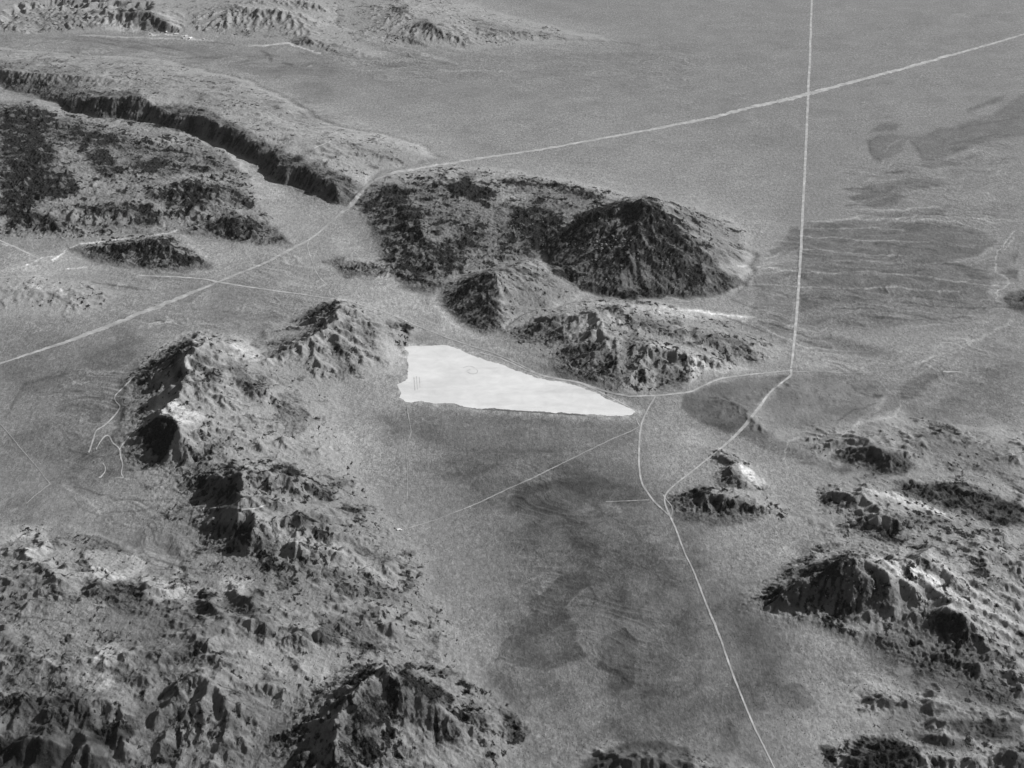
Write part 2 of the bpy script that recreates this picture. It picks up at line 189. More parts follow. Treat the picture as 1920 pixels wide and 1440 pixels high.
# surface tone, darker (-) and paler (+): varnished gravel, sand, painted slope sun and shade
TONES = [(-.13,40,[(860,840),(1180,870),(1260,980),(1380,1120),(1480,1250),(1420,1440),(1000,1440),(900,1300),(960,1100),(900,960)]),(-.2,8,[(1275,745),(1330,745),(1400,780),(1440,815),(1390,815),(1330,800)]),
 (-.16,10,[(1480,715),(1560,705),(1640,725),(1600,790),(1500,800),(1440,790),(1430,760)]),(-.25,8,[(1560,850),(1640,832),(1700,850),(1720,880),(1650,892),(1580,880)]),(-.25,8,[(1690,905),(1800,905),(1930,945),(1930,990),(1800,965)]),  # includes the long right ridge's shaded side, painted darker
 (.2,14,[(1650,1050),(1760,1070),(1900,1150),(1900,1220),(1760,1130)]),(.16,16,[(500,1190),(560,1200),(620,1260),(600,1290),(480,1260),(440,1220)]),(.15,14,[(440,640),(520,680),(440,680),(390,640)]),(.15,16,[(480,960),(640,1010),(760,1100),(640,1080),(520,1020)]),(-.28,20,[(1600,1200),(1760,1165),(1900,1260),(1920,1345),(1760,1290),(1640,1250)]),(-.2,30,[(0,1180),(200,1300),(560,1330),(560,1500),(0,1500)]),(-.17,60,[(560,860),(1200,860),(1500,1100),(1480,1500),(300,1500),(0,1500),(0,1100),(300,950)]),(-.13,40,[(0,620),(280,620),(240,900),(100,1000),(0,1000)]),(.07,30,[(540,180),(1200,200),(1480,330),(1440,420),(1200,360),(860,310),(650,250)]),  # includes the sharp mountain's sunlit back and shaded slope, painted in
 # dark varnished fans, upper right
 (-.3,3,[(1624,250),(1650,232),(1672,230),(1690,234),(1680,243),(1650,247)]),
 (-.25,4,[(1627,262),(1640,254),(1680,252),(1720,256),(1745,250),(1760,240),(1790,238),(1830,222),(1860,215),(1910,180),(2000,150),(2000,240),(1910,255),(1870,262),(1840,270),(1800,285),(1765,300),(1728,302),(1718,285),(1705,268),(1712,262),(1700,262),(1690,285),(1668,296),(1650,300),(1636,298),(1628,280)]),
 (-.15,3,[(1640,290),(1655,298),(1650,302),(1636,298),(1628,275),(1636,270)]),
 (-.3,3,[(1810,206),(1850,190),(1885,178),(1880,188),(1840,202),(1815,212)]),
 (-.28,3,[(1586,354),(1620,350),(1660,342),(1720,335),(1760,338),(1780,345),(1740,352),(1690,360),(1640,364),(1600,362)]),
 (-.32,3,[(1592,372),(1630,360),(1680,362),(1700,368),(1680,382),(1640,386),(1610,382)]),
 (-.22,2,[(1660,322),(1700,316),(1720,322),(1680,326)]),(-.2,2,[(1720,310),(1790,295),(1830,290),(1800,308),(1740,318)]),
 (-.2,3,[(1590,398),(1660,400),(1720,392),(1780,388),(1770,404),(1700,410),(1640,405)]),
 (-.3,4,[(1484,428),(1520,416),(1600,412),(1680,416),(1760,420),(1830,430),(1870,450),(1840,475),(1790,490),(1860,520),(1850,560),(1760,556),(1700,560),(1640,562),(1560,570),(1500,585),(1492,520),(1496,470),(1450,478),(1440,470),(1470,455)]),
 (-.16,4,[(1300,590),(1400,600),(1420,560),(1410,530),(1440,500),(1490,490),(1490,540),(1480,600),(1470,650),(1400,640)]),
 (-.12,6,[(1500,560),(1600,560),(1800,560),(1870,570),(1860,590),(1790,600),(1700,610),(1600,620),(1560,600),(1500,620)]),
 (-.15,5,[(1420,602),(1480,612),(1520,630),(1560,648),(1500,640),(1450,625)]),
 (-.2,4,[(1535,628),(1580,635),(1640,650),(1690,662),(1640,668),(1580,655)]),
 (.10,6,[(1560,630),(1680,622),(1800,620),(1860,600),(1840,640),(1760,660),(1680,668),(1620,640)]),
 (.10,5,[(1490,655),(1560,650),(1640,670),(1700,680),(1600,695),(1500,690)]),
 # dark tongue between the roads
 (-.5,4,[(1278,742),(1310,732),(1345,718),(1400,708),(1478,704),(1440,735),(1420,760),(1395,795),(1365,815),(1330,800),(1300,785),(1278,765)]),
 (-.16,8,[(1480,708),(1600,700),(1700,720),(1690,760),(1620,790),(1540,810),(1470,800),(1430,830),(1385,810),(1420,770),(1445,740)]),
 (-.3,4,[(1390,800),(1440,812),(1480,838),(1560,868),(1600,885),(1580,890),(1500,866),(1430,840),(1385,815)]),
 (-.28,6,[(1690,722),(1720,705),(1780,697),(1740,725),(1720,745),(1690,752)]),
 (-.1,8,[(1700,700),(1920,680),(1920,800),(1800,800),(1700,790)]),
 (-.2,6,[(1760,750),(1800,745),(1800,770),(1760,770)]),
 (.16,5,[(1290,800),(1330,810),(1350,830),(1330,840),(1270,825)]),
 # valley floor below the lake
 (-.24,12,[(700,775),(760,770),(850,772),(1000,782),(1100,790),(1190,795),(1195,830),(1100,850),(1000,860),(900,850),(800,830),(740,810)]),
 (-.14,16,[(780,870),(900,860),(1000,870),(1100,860),(1190,870),(1200,920),(1180,980),(1240,1040),(1300,1100),(1240,1090),(1140,1040),(1050,1000),(960,960),(860,920)]),
 (-.12,12,[(960,920),(1040,950),(1130,1000),(1200,1020),(1280,1080),(1250,1100),(1150,1060),(1040,1010),(960,960)]),
 (-.38,2,[(985,1130),(1020,1110),(1050,1080),(1090,1065),(1110,1095),(1080,1115),(1060,1140),(1080,1180),(1075,1200),(1100,1230),(1060,1245),(1020,1260),(960,1240),(930,1235),(945,1200),(960,1190),(955,1175),(990,1160),(998,1150)]),
 (-.16,4,[(925,1170),(940,1150),(975,1145),(990,1160),(955,1175),(955,1195),(935,1192)]),
 (-.34,2,[(1130,1200),(1145,1190),(1170,1178),(1190,1195),(1195,1240),(1180,1290),(1150,1300),(1140,1290),(1145,1260),(1120,1250),(1130,1225)]),
 (-.1,6,[(920,1230),(1000,1250),(1060,1270),(1080,1300),(1060,1340),(1000,1350),(960,1320),(920,1290)]),
 (-.12,8,[(1050,1000),(1180,1020),(1280,1090),(1330,1180),(1290,1230),(1220,1180),(1140,1120),(1080,1060)]),
 (-.18,8,[(1200,1300),(1280,1270),(1320,1240),(1310,1290),(1260,1320),(1210,1330)]),
 (-.14,10,[(1310,1090),(1360,1110),(1400,1130),(1460,1180),(1480,1230),(1440,1280),(1400,1260),(1360,1200),(1330,1150)]),
 (-.3,3,[(1452,1292),(1475,1282),(1500,1280),(1520,1300),(1530,1320),(1510,1330),(1485,1330),(1460,1318)]),
 (-.16,4,[(1420,1318),(1436,1312),(1440,1328),(1424,1332)]),
 (-.2,5,[(1345,1370),(1370,1350),(1380,1370),(1390,1400),(1430,1430),(1360,1440),(1280,1410),(1350,1400)]),
 (.08,8,[(1400,1330),(1480,1335),(1560,1350),(1600,1380),(1520,1400),(1420,1390),(1380,1360)]),
 (.10,10,[(1290,1020),(1360,980),(1480,1010),(1500,1040),(1400,1090),(1330,1070)]),
 (.08,10,[(1250,780),(1330,840),(1260,900),(1215,890),(1210,800)]),
 (.08,12,[(560,800),(700,800),(740,900),(680,930),(620,880)]),
 # left side
 (.10,10,[(540,470),(640,410),(700,480),(800,560),(900,620),(1010,690),(900,660),(780,600),(640,560),(480,520)]),
 (.08,10,[(440,290),(500,340),(560,380),(650,395),(600,440),(540,440),(500,380)]),
 (.12,5,[(0,170),(60,188),(120,215),(80,202),(0,196)]),
 (-.12,12,[(400,545),(560,545),(580,570),(480,625),(380,600)]),
 (-.08,14,[(100,680),(240,640),(250,700),(200,780),(240,900),(120,860)]),
 (.12,8,[(250,460),(330,448),(300,440),(180,455),(90,470),(0,470),(0,512),(120,515),(250,510),(180,490),(140,470)]),
 (.2,5,[(55,985),(90,985),(100,1020),(80,1050),(50,1040),(20,1010)]),
 (.34,4,[(160,1030),(200,1035),(250,1038),(280,1060),(250,1080),(200,1092),(170,1075)]),
 (.3,5,[(265,1082),(310,1090),(345,1095),(365,1100),(340,1120),(300,1125),(270,1105)]),
 (.3,5,[(410,1092),(440,1075),(475,1085),(490,1100),(450,1115),(420,1108)]),
 (.34,4,[(195,1212),(235,1207),(250,1222),(245,1240),(215,1245),(215,1280),(180,1300),(150,1295),(130,1270),(170,1240)]),
 (.2,5,[(10,1205),(60,1210),(120,1215),(125,1235),(80,1240),(20,1225)]),(.22,5,[(290,1246),(330,1250),(370,1260),(340,1262)]),
 (.2,5,[(230,1285),(290,1290),(280,1302),(240,1300)]),(.25,5,[(190,1345),(300,1375),(330,1390),(260,1370)]),(.2,6,[(330,1375),(400,1385),(420,1400),(360,1395)]),
 (-.3,10,[(0,1310),(60,1310),(140,1310),(180,1340),(220,1380),(200,1440),(0,1440)]),  # from here, soft dark patches along the bottom edge
 (-.7,5,[(0,1390),(60,1385),(100,1395),(150,1405),(200,1420),(205,1450),(0,1450)]),
 (-.8,5,[(150,1388),(190,1365),(225,1352),(262,1366),(250,1380),(200,1396)]),
 (-.75,5,[(1780,1355),(1800,1348),(1850,1348),(1920,1352),(1920,1390),(1860,1392),(1800,1380)]),
 (-.6,6,[(1700,1375),(1760,1380),(1830,1392),(1820,1410),(1740,1400)]),
 (-.75,6,[(1590,1410),(1615,1385),(1680,1385),(1730,1405),(1720,1450),(1580,1450)]),(-.6,3,[(1540,1398),(1566,1400),(1565,1430),(1540,1425)]),
 (-.7,5,[(1090,1425),(1130,1406),(1180,1394),(1230,1390),(1290,1400),(1310,1450),(1085,1450)]),
 (-.6,8,[(1880,1400),(1930,1390),(1930,1450),(1860,1450)]),
  (.3,3,[(1090,942),(1108,940),(1112,955),(1096,955)]),(.25,4,[(1125,945),(1150,942),(1170,952),(1160,962),(1130,960)]),(.2,3,[(1178,952),(1200,950),(1195,962)]),
 # bright strips on slopes: sunlit flanks painted in as paler tone
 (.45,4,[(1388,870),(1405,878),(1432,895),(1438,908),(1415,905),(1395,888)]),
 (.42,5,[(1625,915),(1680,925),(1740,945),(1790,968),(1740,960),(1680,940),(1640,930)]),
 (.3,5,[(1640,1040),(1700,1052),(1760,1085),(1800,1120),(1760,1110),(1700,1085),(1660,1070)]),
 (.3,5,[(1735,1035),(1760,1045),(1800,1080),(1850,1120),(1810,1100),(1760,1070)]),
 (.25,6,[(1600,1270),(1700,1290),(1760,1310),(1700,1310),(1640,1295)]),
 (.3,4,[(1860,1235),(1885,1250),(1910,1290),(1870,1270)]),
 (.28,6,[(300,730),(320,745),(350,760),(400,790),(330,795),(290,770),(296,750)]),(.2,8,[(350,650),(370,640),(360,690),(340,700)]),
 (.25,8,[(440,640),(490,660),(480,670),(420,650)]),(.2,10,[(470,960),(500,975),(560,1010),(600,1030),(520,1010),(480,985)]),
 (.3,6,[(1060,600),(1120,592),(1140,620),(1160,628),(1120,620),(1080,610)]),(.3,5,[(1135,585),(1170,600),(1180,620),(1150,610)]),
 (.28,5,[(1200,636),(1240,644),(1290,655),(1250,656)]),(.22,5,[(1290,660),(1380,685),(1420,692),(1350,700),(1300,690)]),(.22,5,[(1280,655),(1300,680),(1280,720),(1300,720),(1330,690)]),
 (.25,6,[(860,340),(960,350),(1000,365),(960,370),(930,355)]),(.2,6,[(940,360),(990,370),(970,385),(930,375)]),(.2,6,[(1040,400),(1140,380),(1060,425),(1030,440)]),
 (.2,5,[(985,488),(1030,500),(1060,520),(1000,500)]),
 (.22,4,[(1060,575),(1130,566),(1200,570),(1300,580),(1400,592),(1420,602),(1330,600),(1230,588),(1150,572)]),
 (.28,6,[(180,42),(210,38),(262,55),(250,62),(200,58)]),(.2,5,[(300,25),(330,55),(340,50),(315,20)]),
]
STROKES = [(-.16,4,[(1645,256),(1632,268),(1632,285),(1645,298)]),(-.16,3,[(1705,262),(1722,280),(1728,300),(1750,298)]),(-.12,4,[(1740,250),(1770,262),(1765,280)]),(.14,3,[(1660,285),(1670,268),(1690,262)]),(-.15,5,[(1780,270),(1830,262),(1870,250)]),(-.14,4,[(1800,240),(1850,232),(1910,220)]),
 # erosion lines on the dark fan field (bright washes, then dark edges)
 (.34,2.5,[(1500,440),(1530,446),(1570,445),(1620,452),(1680,450),(1740,456)]),(.3,2.5,[(1500,466),(1560,470),(1600,476),(1660,480),(1700,478)]),
 (.32,3,[(1380,498),(1440,502),(1500,510),(1560,512),(1600,508),(1680,512),(1740,518),(1800,530),(1870,535)]),(.34,5,[(1620,540),(1680,538),(1740,545),(1800,548)]),
 (.22,2.5,[(1500,484),(1580,488),(1700,494),(1800,492)]),(.25,2.5,[(1500,428),(1600,428),(1700,430)]),(.25,2.5,[(1410,532),(1480,536),(1560,540),(1640,538)]),
 (.25,3,[(1520,416),(1600,410),(1680,412),(1720,404)]),(.25,2,[(1590,378),(1640,376)]),(.2,3,[(1600,392),(1680,394),(1760,386)]),
 (-.3,3,[(1500,560),(1540,556),(1570,564)]),(-.3,3,[(1600,556),(1660,566),(1720,570),(1780,575),(1850,578)]),(-.34,3,[(1560,580),(1620,578),(1680,584),(1720,592),(1760,600)]),
 (-.3,3,[(1610,590),(1680,598),(1740,602)]),(-.25,3,[(1700,552),(1760,560),(1820,570)]),(-.3,3,[(1350,592),(1400,608),(1440,625),(1450,640)]),(-.26,3,[(1410,536),(1450,546),(1480,555)]),
 (-.3,3,[(1420,602),(1460,610),(1500,625),(1530,635)]),(-.3,4,[(1500,640),(1540,650),(1560,652)]),(-.3,4,[(1600,602),(1620,612)]),(-.25,4,[(1770,495),(1820,500),(1850,510)]),
 (-.22,3,[(1640,455),(1700,462),(1760,470)]),(-.2,3,[(1540,486),(1600,494)]),(-.3,4,[(1780,598),(1820,594)]),(-.25,8,[(1785,538),(1790,544)]),(-.25,2.5,[(1370,562),(1400,575),(1440,580)]),
 (-.3,3,[(1583,354),(1600,352),(1640,356)]),(-.3,2.5,[(1660,324),(1690,320)]),(-.25,3,[(1585,384),(1640,386)]),
 # pale washes at right
 (.3,3,[(1900,436),(1878,460),(1866,480),(1868,510),(1885,520),(1893,532),(1872,545),(1868,560),(1880,570)]),
 (.2,5,[(1900,445),(1880,470)]),(.25,6,[(1240,575),(1300,582),(1360,590),(1418,596)]),(.3,3,[(1430,610),(1450,625),(1480,640),(1520,655)]),
 (.18,10,[(1700,690),(1780,660),(1850,630),(1900,600)]),(-.2,3,[(1725,686),(1760,668),(1800,650)]),(.15,12,[(1560,828),(1600,800),(1640,770),(1660,745)]),(.15,8,[(1600,795),(1680,780),(1690,750)]),
 (.22,4,[(1470,862),(1480,830),(1500,820)]),(-.25,4,[(1590,718),(1610,736),(1640,745)]),(-.4,7,[(1640,740),(1655,744)]),(-.2,5,[(1570,790),(1600,770),(1650,755)]),
 # floor cracks, thin dark
 (-.4,1.4,[(1108,1100),(1118,1115),(1112,1132)]),(-.3,1.4,[(985,1130),(998,1145)]),(-.3,1.4,[(1170,1180),(1190,1200)]),(-.3,1.4,[(1170,1080),(1195,1100),(1210,1130)]),(-.25,2,[(1075,1285),(1085,1320)]),
 (-.25,1.5,[(932,1190),(958,1200),(950,1215),(925,1240)]),(.2,2,[(1060,1140),(1080,1120),(1105,1100)]),(-.3,2,[(1200,1060),(1240,1085)]),(-.25,2,[(1095,1165),(1110,1180)]),(-.3,1.5,[(1130,1210),(1122,1235)]),
 (.2,2,[(1140,1260),(1145,1280)]),(-.16,5,[(1100,940),(1180,990),(1260,1060)]),(-.16,5,[(1000,930),(1080,980),(1150,1010)]),(.1,6,[(980,900),(1100,960),(1180,1010)]),
 (-.14,4,[(830,860),(900,920),(930,950)]),(-.14,4,[(860,930),(890,950)]),(.1,4,[(840,850),(1060,852),(1100,846)]),(.14,8,[(1080,840),(1120,830)]),
 (-.3,2,[(910,768),(960,771),(1020,774),(1090,779)]),
 # left fan rings and streaks
 (-.16,4,[(130,730),(170,745),(240,735)]),(-.16,4,[(120,810),(180,825),(230,815)]),(-.22,5,[(105,835),(150,852),(200,855),(230,845)]),(.12,4,[(140,790),(200,795),(260,770)]),(.14,4,[(120,690),(200,700),(250,680)]),
 (-.16,4,[(130,760),(200,770)]),(-.14,4,[(130,880),(200,885),(260,880)]),(.14,5,[(110,860),(180,875)]),(.12,4,[(130,720),(220,712)]),
 (-.28,4,[(140,910),(180,925),(240,940),(320,935)]),(-.22,4,[(130,935),(170,960),(210,970)]),(.16,4,[(120,910),(180,950),(210,985)]),(-.25,4,[(200,960),(260,960),(300,950)]),
 (-.28,3,[(160,1000),(190,1020),(230,1032),(270,1048),(300,1060),(330,1068)]),(-.35,3,[(265,1035),(300,1050),(330,1062),(370,1068)]),(-.35,3,[(0,1148),(40,1158),(90,1162),(130,1166)]),(-.35,3,[(75,1180),(95,1195)]),
 (-.2,6,[(150,1000),(200,1010),(240,1040)]),(.15,8,[(120,985),(180,1000),(250,1030)]),
 (-.2,10,[(10,780),(50,720),(120,700)]),(.08,8,[(70,900),(90,820),(110,740),(140,690)]),
 (-.3,4,[(170,528),(220,538),(280,544)]),(-.25,6,[(90,548),(120,560),(140,580)]),(-.25,8,[(120,590),(130,605)]),(.35,5,[(60,535),(75,540)]),(.3,5,[(108,540),(125,550)]),(.22,4,[(220,532),(240,536)]),(.3,3,[(280,610),(320,604)]),
 (-.5,5,[(292,602),(306,604)]),(.25,8,[(310,595),(330,605)]),
 # wash lines pale near left massif
 (.35,3,[(5,455),(40,468),(70,484)]),(.4,3,[(100,490),(130,465),(160,455),(220,450),(300,440),(335,430)]),(.3,3,[(40,500),(70,488),(110,480)]),(.35,3,[(130,505),(160,500)]),(.35,4,[(285,505),(300,502)]),
 # top-left plains
 (-.14,3,[(80,70),(180,78),(280,95),(360,110)]),(-.18,3,[(150,68),(260,80),(340,95)]),(-.28,7,[(490,95),(505,105),(512,115)]),(-.28,5,[(530,118),(548,122)]),(.45,2.5,[(466,85),(500,86),(540,80),(550,84),(600,100)]),
 (.45,3,[(280,64),(300,66)]),(.5,3,[(310,64),(332,64)]),(.45,3,[(340,68),(362,72)]),(.3,2,[(150,66),(260,70),(400,76)]),(-.3,2,[(390,78),(440,84)]),(.35,2,[(576,125),(586,124)]),
 (-.14,3,[(650,60),(720,80),(760,95)]),(.14,3,[(600,40),(700,75),(780,100),(860,120)]),(-.14,3,[(640,112),(720,122),(800,128)]),(.16,2,[(820,132),(960,134)]),(-.14,5,[(1050,72),(1160,80),(1200,84)]),
 (.16,3,[(640,50),(760,90),(860,118)]),(-.12,3,[(660,70),(760,105),(860,124)]),(.25,2,[(540,205),(560,225)]),
]
ROCK_SHADE = [
 # value adds to bare-rock density, with the shade of sun-averted faces painted in
 (.55,10,[(0,195),(60,192),(100,215),(90,250),(110,300),(80,330),(100,360),(60,395),(0,400)]),(.4,8,[(100,225),(150,225),(200,250),(250,262),(200,275),(130,270),(100,260)]),
 (.5,6,[(160,285),(200,275),(215,300),(240,320),(200,330),(170,310)]),(.4,6,[(240,300),(310,305),(290,325),(250,320)]),(.5,6,[(275,370),(300,355),(340,340),(380,340),(400,355),(390,385),(350,395),(320,380)]),
 (.4,6,[(390,345),(440,352),(480,380),(470,390),(410,370)]),(.5,6,[(145,385),(230,382),(280,380),(285,400),(220,398),(160,398)]),(.5,5,[(255,400),(300,398),(300,420),(260,420)]),
 (.4,6,[(10,400),(60,395),(110,410),(140,430),(100,435),(20,420)]),(.4,6,[(385,415),(440,402),(510,420),(545,455),(480,460),(420,448),(390,435)]),(.45,6,[(70,320),(140,325),(145,360),(100,370),(70,350)]),(.35,6,[(430,322),(480,328),(470,335)]),
 (.25,6,[(160,250),(420,290),(450,320),(300,330)]),(.13,8,[(0,198),(200,228),(330,246),(420,280),(490,380),(545,455),(400,445),(0,445)]),
 (.5,6,[(130,465),(300,442),(330,448),(400,498),(340,512),(180,490)]),
 # scarp, its shaded face painted dark along with the rock
 (.5,4,[(0,146),(60,148),(120,160),(200,172),(260,170),(270,195),(320,196),(380,200),(440,232),(500,265),(540,285),(600,312),(680,345),(655,388),(600,372),(560,357),(500,330),(470,300),(400,265),(340,245),(220,224),(130,212),(100,190),(10,168)]),
 (.2,6,[(560,285),(640,320),(670,345),(600,330),(540,300)]),(.2,8,[(0,120),(180,130),(150,160),(0,150)]),(.1,10,[(200,120),(450,160),(600,230),(520,220),(380,190),(250,165)]),(.15,6,[(600,255),(700,280),(830,300),(760,310),(680,290)]),
 # plateau
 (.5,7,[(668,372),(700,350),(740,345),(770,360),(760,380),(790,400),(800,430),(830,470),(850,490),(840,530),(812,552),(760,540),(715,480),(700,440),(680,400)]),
 (.45,5,[(608,490),(640,484),(690,492),(740,505),(700,520),(650,520)]),(.7,4,[(835,345),(880,340),(900,350),(935,360),(925,368),(880,372),(845,362)]),(.4,4,[(860,325),(900,322),(890,340),(860,340)]),
 (.5,5,[(930,335),(1000,335),(1060,345),(1110,355),(1150,375),(1100,372),(1040,352),(960,345)]),(.4,6,[(960,390),(1010,380),(1050,400),(1060,440),(1020,460),(990,430),(960,470),(950,440)]),(.35,5,[(980,430),(1000,420),(1030,440),(1040,480),(970,480)]),
 (.3,12,[(700,345),(1000,340),(1150,380),(1000,490),(850,510),(800,420)]),(.3,6,[(870,420),(910,425),(900,460),(860,460)]),(.3,6,[(830,460),(880,450),(870,500),(840,510)]),
 # cone
 (.6,4,[(1024,470),(1080,405),(1150,380),(1213,367),(1240,390),(1290,440),(1350,500),(1400,530),(1340,556),(1180,560),(1080,540),(1030,500)]),
 (.3,5,[(1024,470),(1080,405),(1125,382),(1130,400),(1080,440),(1050,480),(1040,510)]),(.35,4,[(1213,385),(1240,392),(1270,420),(1260,430),(1235,410)]),(.25,5,[(1240,460),(1290,480),(1330,520),(1300,530),(1260,500)]),(.3,5,[(1310,450),(1350,470),(1370,495),(1340,490)]),(-.22,8,[(1130,405),(1170,410),(1180,440),(1110,440)]),
 (.2,8,[(1240,390),(1320,395),(1380,440),(1400,500),(1330,460)]),(.25,5,[(1090,530),(1200,545),(1260,540),(1240,560),(1130,560)]),
 (.6,5,[(835,545),(870,520),(925,506),(928,545),(940,600),(945,622),(900,620),(860,600),(835,575)]),(.15,8,[(930,505),(1030,490),(1100,545),(960,600)]),  # shaded left face of the small hill, painted in with its rock
 (.45,5,[(950,628),(1000,598),(1060,590),(1050,620),(1080,640),(1060,650),(1000,640)]),(.4,6,[(1030,680),(1045,660),(1100,640),(1130,645),(1160,670),(1165,700),(1160,725),(1100,715),(1050,700)]),(.3,6,[(1175,635),(1195,640),(1190,690),(1170,700)]),
 (.45,5,[(1130,575),(1160,568),(1172,575),(1150,582)]),(.3,5,[(1180,592),(1230,600),(1290,620),(1280,640),(1220,620)]),(.3,5,[(1290,610),(1400,640),(1430,680),(1380,670),(1300,640)]),(.35,5,[(1235,690),(1260,688),(1300,700),(1280,730),(1235,730)]),(.3,5,[(1220,655),(1250,660),(1260,680),(1230,675)]),
 # mid ridges, including shaded left faces painted dark
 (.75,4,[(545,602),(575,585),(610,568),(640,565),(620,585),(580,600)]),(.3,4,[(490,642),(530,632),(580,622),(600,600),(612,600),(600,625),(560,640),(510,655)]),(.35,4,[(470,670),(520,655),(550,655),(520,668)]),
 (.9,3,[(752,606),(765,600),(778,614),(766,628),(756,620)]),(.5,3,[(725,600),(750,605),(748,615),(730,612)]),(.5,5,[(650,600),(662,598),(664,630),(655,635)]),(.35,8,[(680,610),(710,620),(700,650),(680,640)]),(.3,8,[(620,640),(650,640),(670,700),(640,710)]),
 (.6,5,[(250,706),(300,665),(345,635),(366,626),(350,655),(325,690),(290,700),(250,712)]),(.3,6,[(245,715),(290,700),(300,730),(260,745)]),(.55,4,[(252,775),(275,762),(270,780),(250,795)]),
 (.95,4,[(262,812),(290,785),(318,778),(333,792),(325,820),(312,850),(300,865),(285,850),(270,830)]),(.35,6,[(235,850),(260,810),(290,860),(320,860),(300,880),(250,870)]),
 (.4,7,[(360,650),(375,670),(400,710),(390,720),(365,680)]),(.4,6,[(325,680),(340,690),(352,720),(340,735),(325,715)]),(.45,8,[(430,670),(450,680),(480,720),(500,740),(470,750),(445,720),(430,690)]),(.4,8,[(405,680),(415,690),(405,730),(398,710)]),(.35,7,[(490,700),(510,705),(500,735),(485,725)]),
 (.3,10,[(520,740),(560,740),(590,790),(550,810),(520,780)]),(.25,8,[(345,835),(400,840),(390,870),(350,870)]),
 (.35,10,[(330,890),(380,870),(450,870),(450,920),(440,945),(380,940),(340,920)]),(.5,4,[(500,876),(545,868),(570,882),(540,888)]),(.4,6,[(530,878),(560,880),(560,900),(535,895)]),(.3,7,[(470,890),(520,905),(510,920),(460,900)]),(.35,7,[(590,905),(630,915),(625,940),(600,940)]),
 (.9,4,[(440,985),(455,978),(468,990),(466,1022),(448,1018),(438,1000)]),(.35,7,[(360,975),(430,985),(440,1030),(400,1040),(370,1000)]),(.4,8,[(485,1000),(510,1010),(520,1060),(500,1080),(485,1040)]),(.35,6,[(555,955),(620,975),(610,995),(560,975)]),
 (.4,6,[(560,1040),(590,1045),(600,1085),(570,1070)]),(.35,6,[(515,1060),(560,1090),(570,1110),(530,1095)]),(.4,6,[(650,1010),(690,1030),(740,1050),(720,1060),(680,1040)]),(.25,8,[(600,1050),(700,1080),(760,1130),(680,1120),(620,1090)]),
 (.75,4,[(375,1110),(400,1104),(412,1115),(400,1122),(378,1120)]),(.7,4,[(478,1105),(500,1103),(500,1115),(482,1112)]),(.65,4,[(150,1032),(165,1042),(166,1060),(155,1050)]),(.7,4,[(245,1095),(263,1100),(262,1115),(250,1110)]),
 (.35,7,[(160,1085),(230,1090),(290,1120),(280,1160),(240,1150),(200,1130),(160,1120)]),(.35,6,[(350,1140),(380,1120),(400,1150),(370,1170)]),(.4,6,[(485,1150),(510,1160),(520,1200),(490,1190)]),(.45,6,[(590,1155),(640,1160),(640,1210),(610,1200)]),
 (.35,7,[(320,1220),(380,1215),(370,1250),(310,1245)]),(.4,5,[(212,1255),(250,1255),(245,1280),(215,1275)]),(.2,6,[(250,1260),(370,1258),(330,1280),(250,1280)]),(.35,7,[(640,1160),(700,1180),(710,1230),(660,1220)]),(.35,5,[(540,1230),(570,1240),(560,1260),(540,1250)]),
 (.3,8,[(130,1310),(160,1310),(180,1340),(150,1350)]),(.2,10,[(0,1270),(130,1290),(160,1340),(0,1350)]),(.35,6,[(290,1390),(340,1400),(330,1430),(300,1430)]),(.35,5,[(420,1380),(460,1400),(450,1410),(420,1400)]),
 (.6,4,[(540,1342),(590,1315),(640,1285),(690,1250),(712,1242),(700,1265),(650,1285),(600,1310)]),(.6,5,[(740,1252),(780,1262),(810,1280),(850,1310),(845,1325),(800,1305),(760,1280)]),(.45,6,[(860,1310),(900,1325),(920,1350),(900,1370),(880,1345)]),(.5,6,[(940,1330),(960,1340),(1000,1375),(980,1395),(945,1380)]),
 (.3,8,[(600,1320),(700,1290),(740,1330),(700,1360),(640,1340)]),(.45,7,[(530,1380),(560,1370),(600,1430),(560,1450),(530,1430)]),(.35,8,[(640,1360),(700,1380),(740,1430),(700,1440),(650,1410)]),(.3,5,[(810,1195),(830,1180),(825,1230),(810,1225)]),(.4,4,[(810,1235),(830,1235),(826,1245)]),
 # right hills, including faces turned from the sun painted dark
 (.7,4,[(1252,936),(1285,922),(1320,908),(1340,918),(1320,925),(1290,930)]),(.4,6,[(1255,940),(1320,925),(1400,935),(1440,965),(1380,985),(1300,980),(1265,965)]),
 (.35,5,[(1336,858),(1360,848),(1380,858),(1385,868),(1340,868)]),(.4,5,[(1335,890),(1362,876),(1385,880),(1395,905),(1420,920),(1370,915),(1340,905)]),
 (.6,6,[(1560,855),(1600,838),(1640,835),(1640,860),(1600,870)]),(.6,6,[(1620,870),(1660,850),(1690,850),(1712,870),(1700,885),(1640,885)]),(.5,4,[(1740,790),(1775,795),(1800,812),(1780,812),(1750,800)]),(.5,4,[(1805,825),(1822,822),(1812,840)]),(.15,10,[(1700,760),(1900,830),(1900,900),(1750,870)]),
 (.6,7,[(1680,908),(1740,905),(1800,910),(1860,930),(1920,950),(1920,985),(1860,980),(1800,960),(1740,940),(1700,925)]),(.4,5,[(1535,935),(1580,930),(1600,925),(1620,945),(1580,950),(1545,950)]),(.3,6,[(1535,915),(1560,912),(1560,925),(1540,925)]),  # shaded side of the long ridge, painted as dark rock
 (.55,5,[(1592,988),(1615,975),(1640,985),(1655,985),(1700,1010),(1690,1020),(1640,1010),(1605,1000)]),(.3,6,[(1640,960),(1740,960),(1800,985),(1700,990)]),(.5,5,[(1632,950),(1650,945),(1648,955),(1636,958)]),
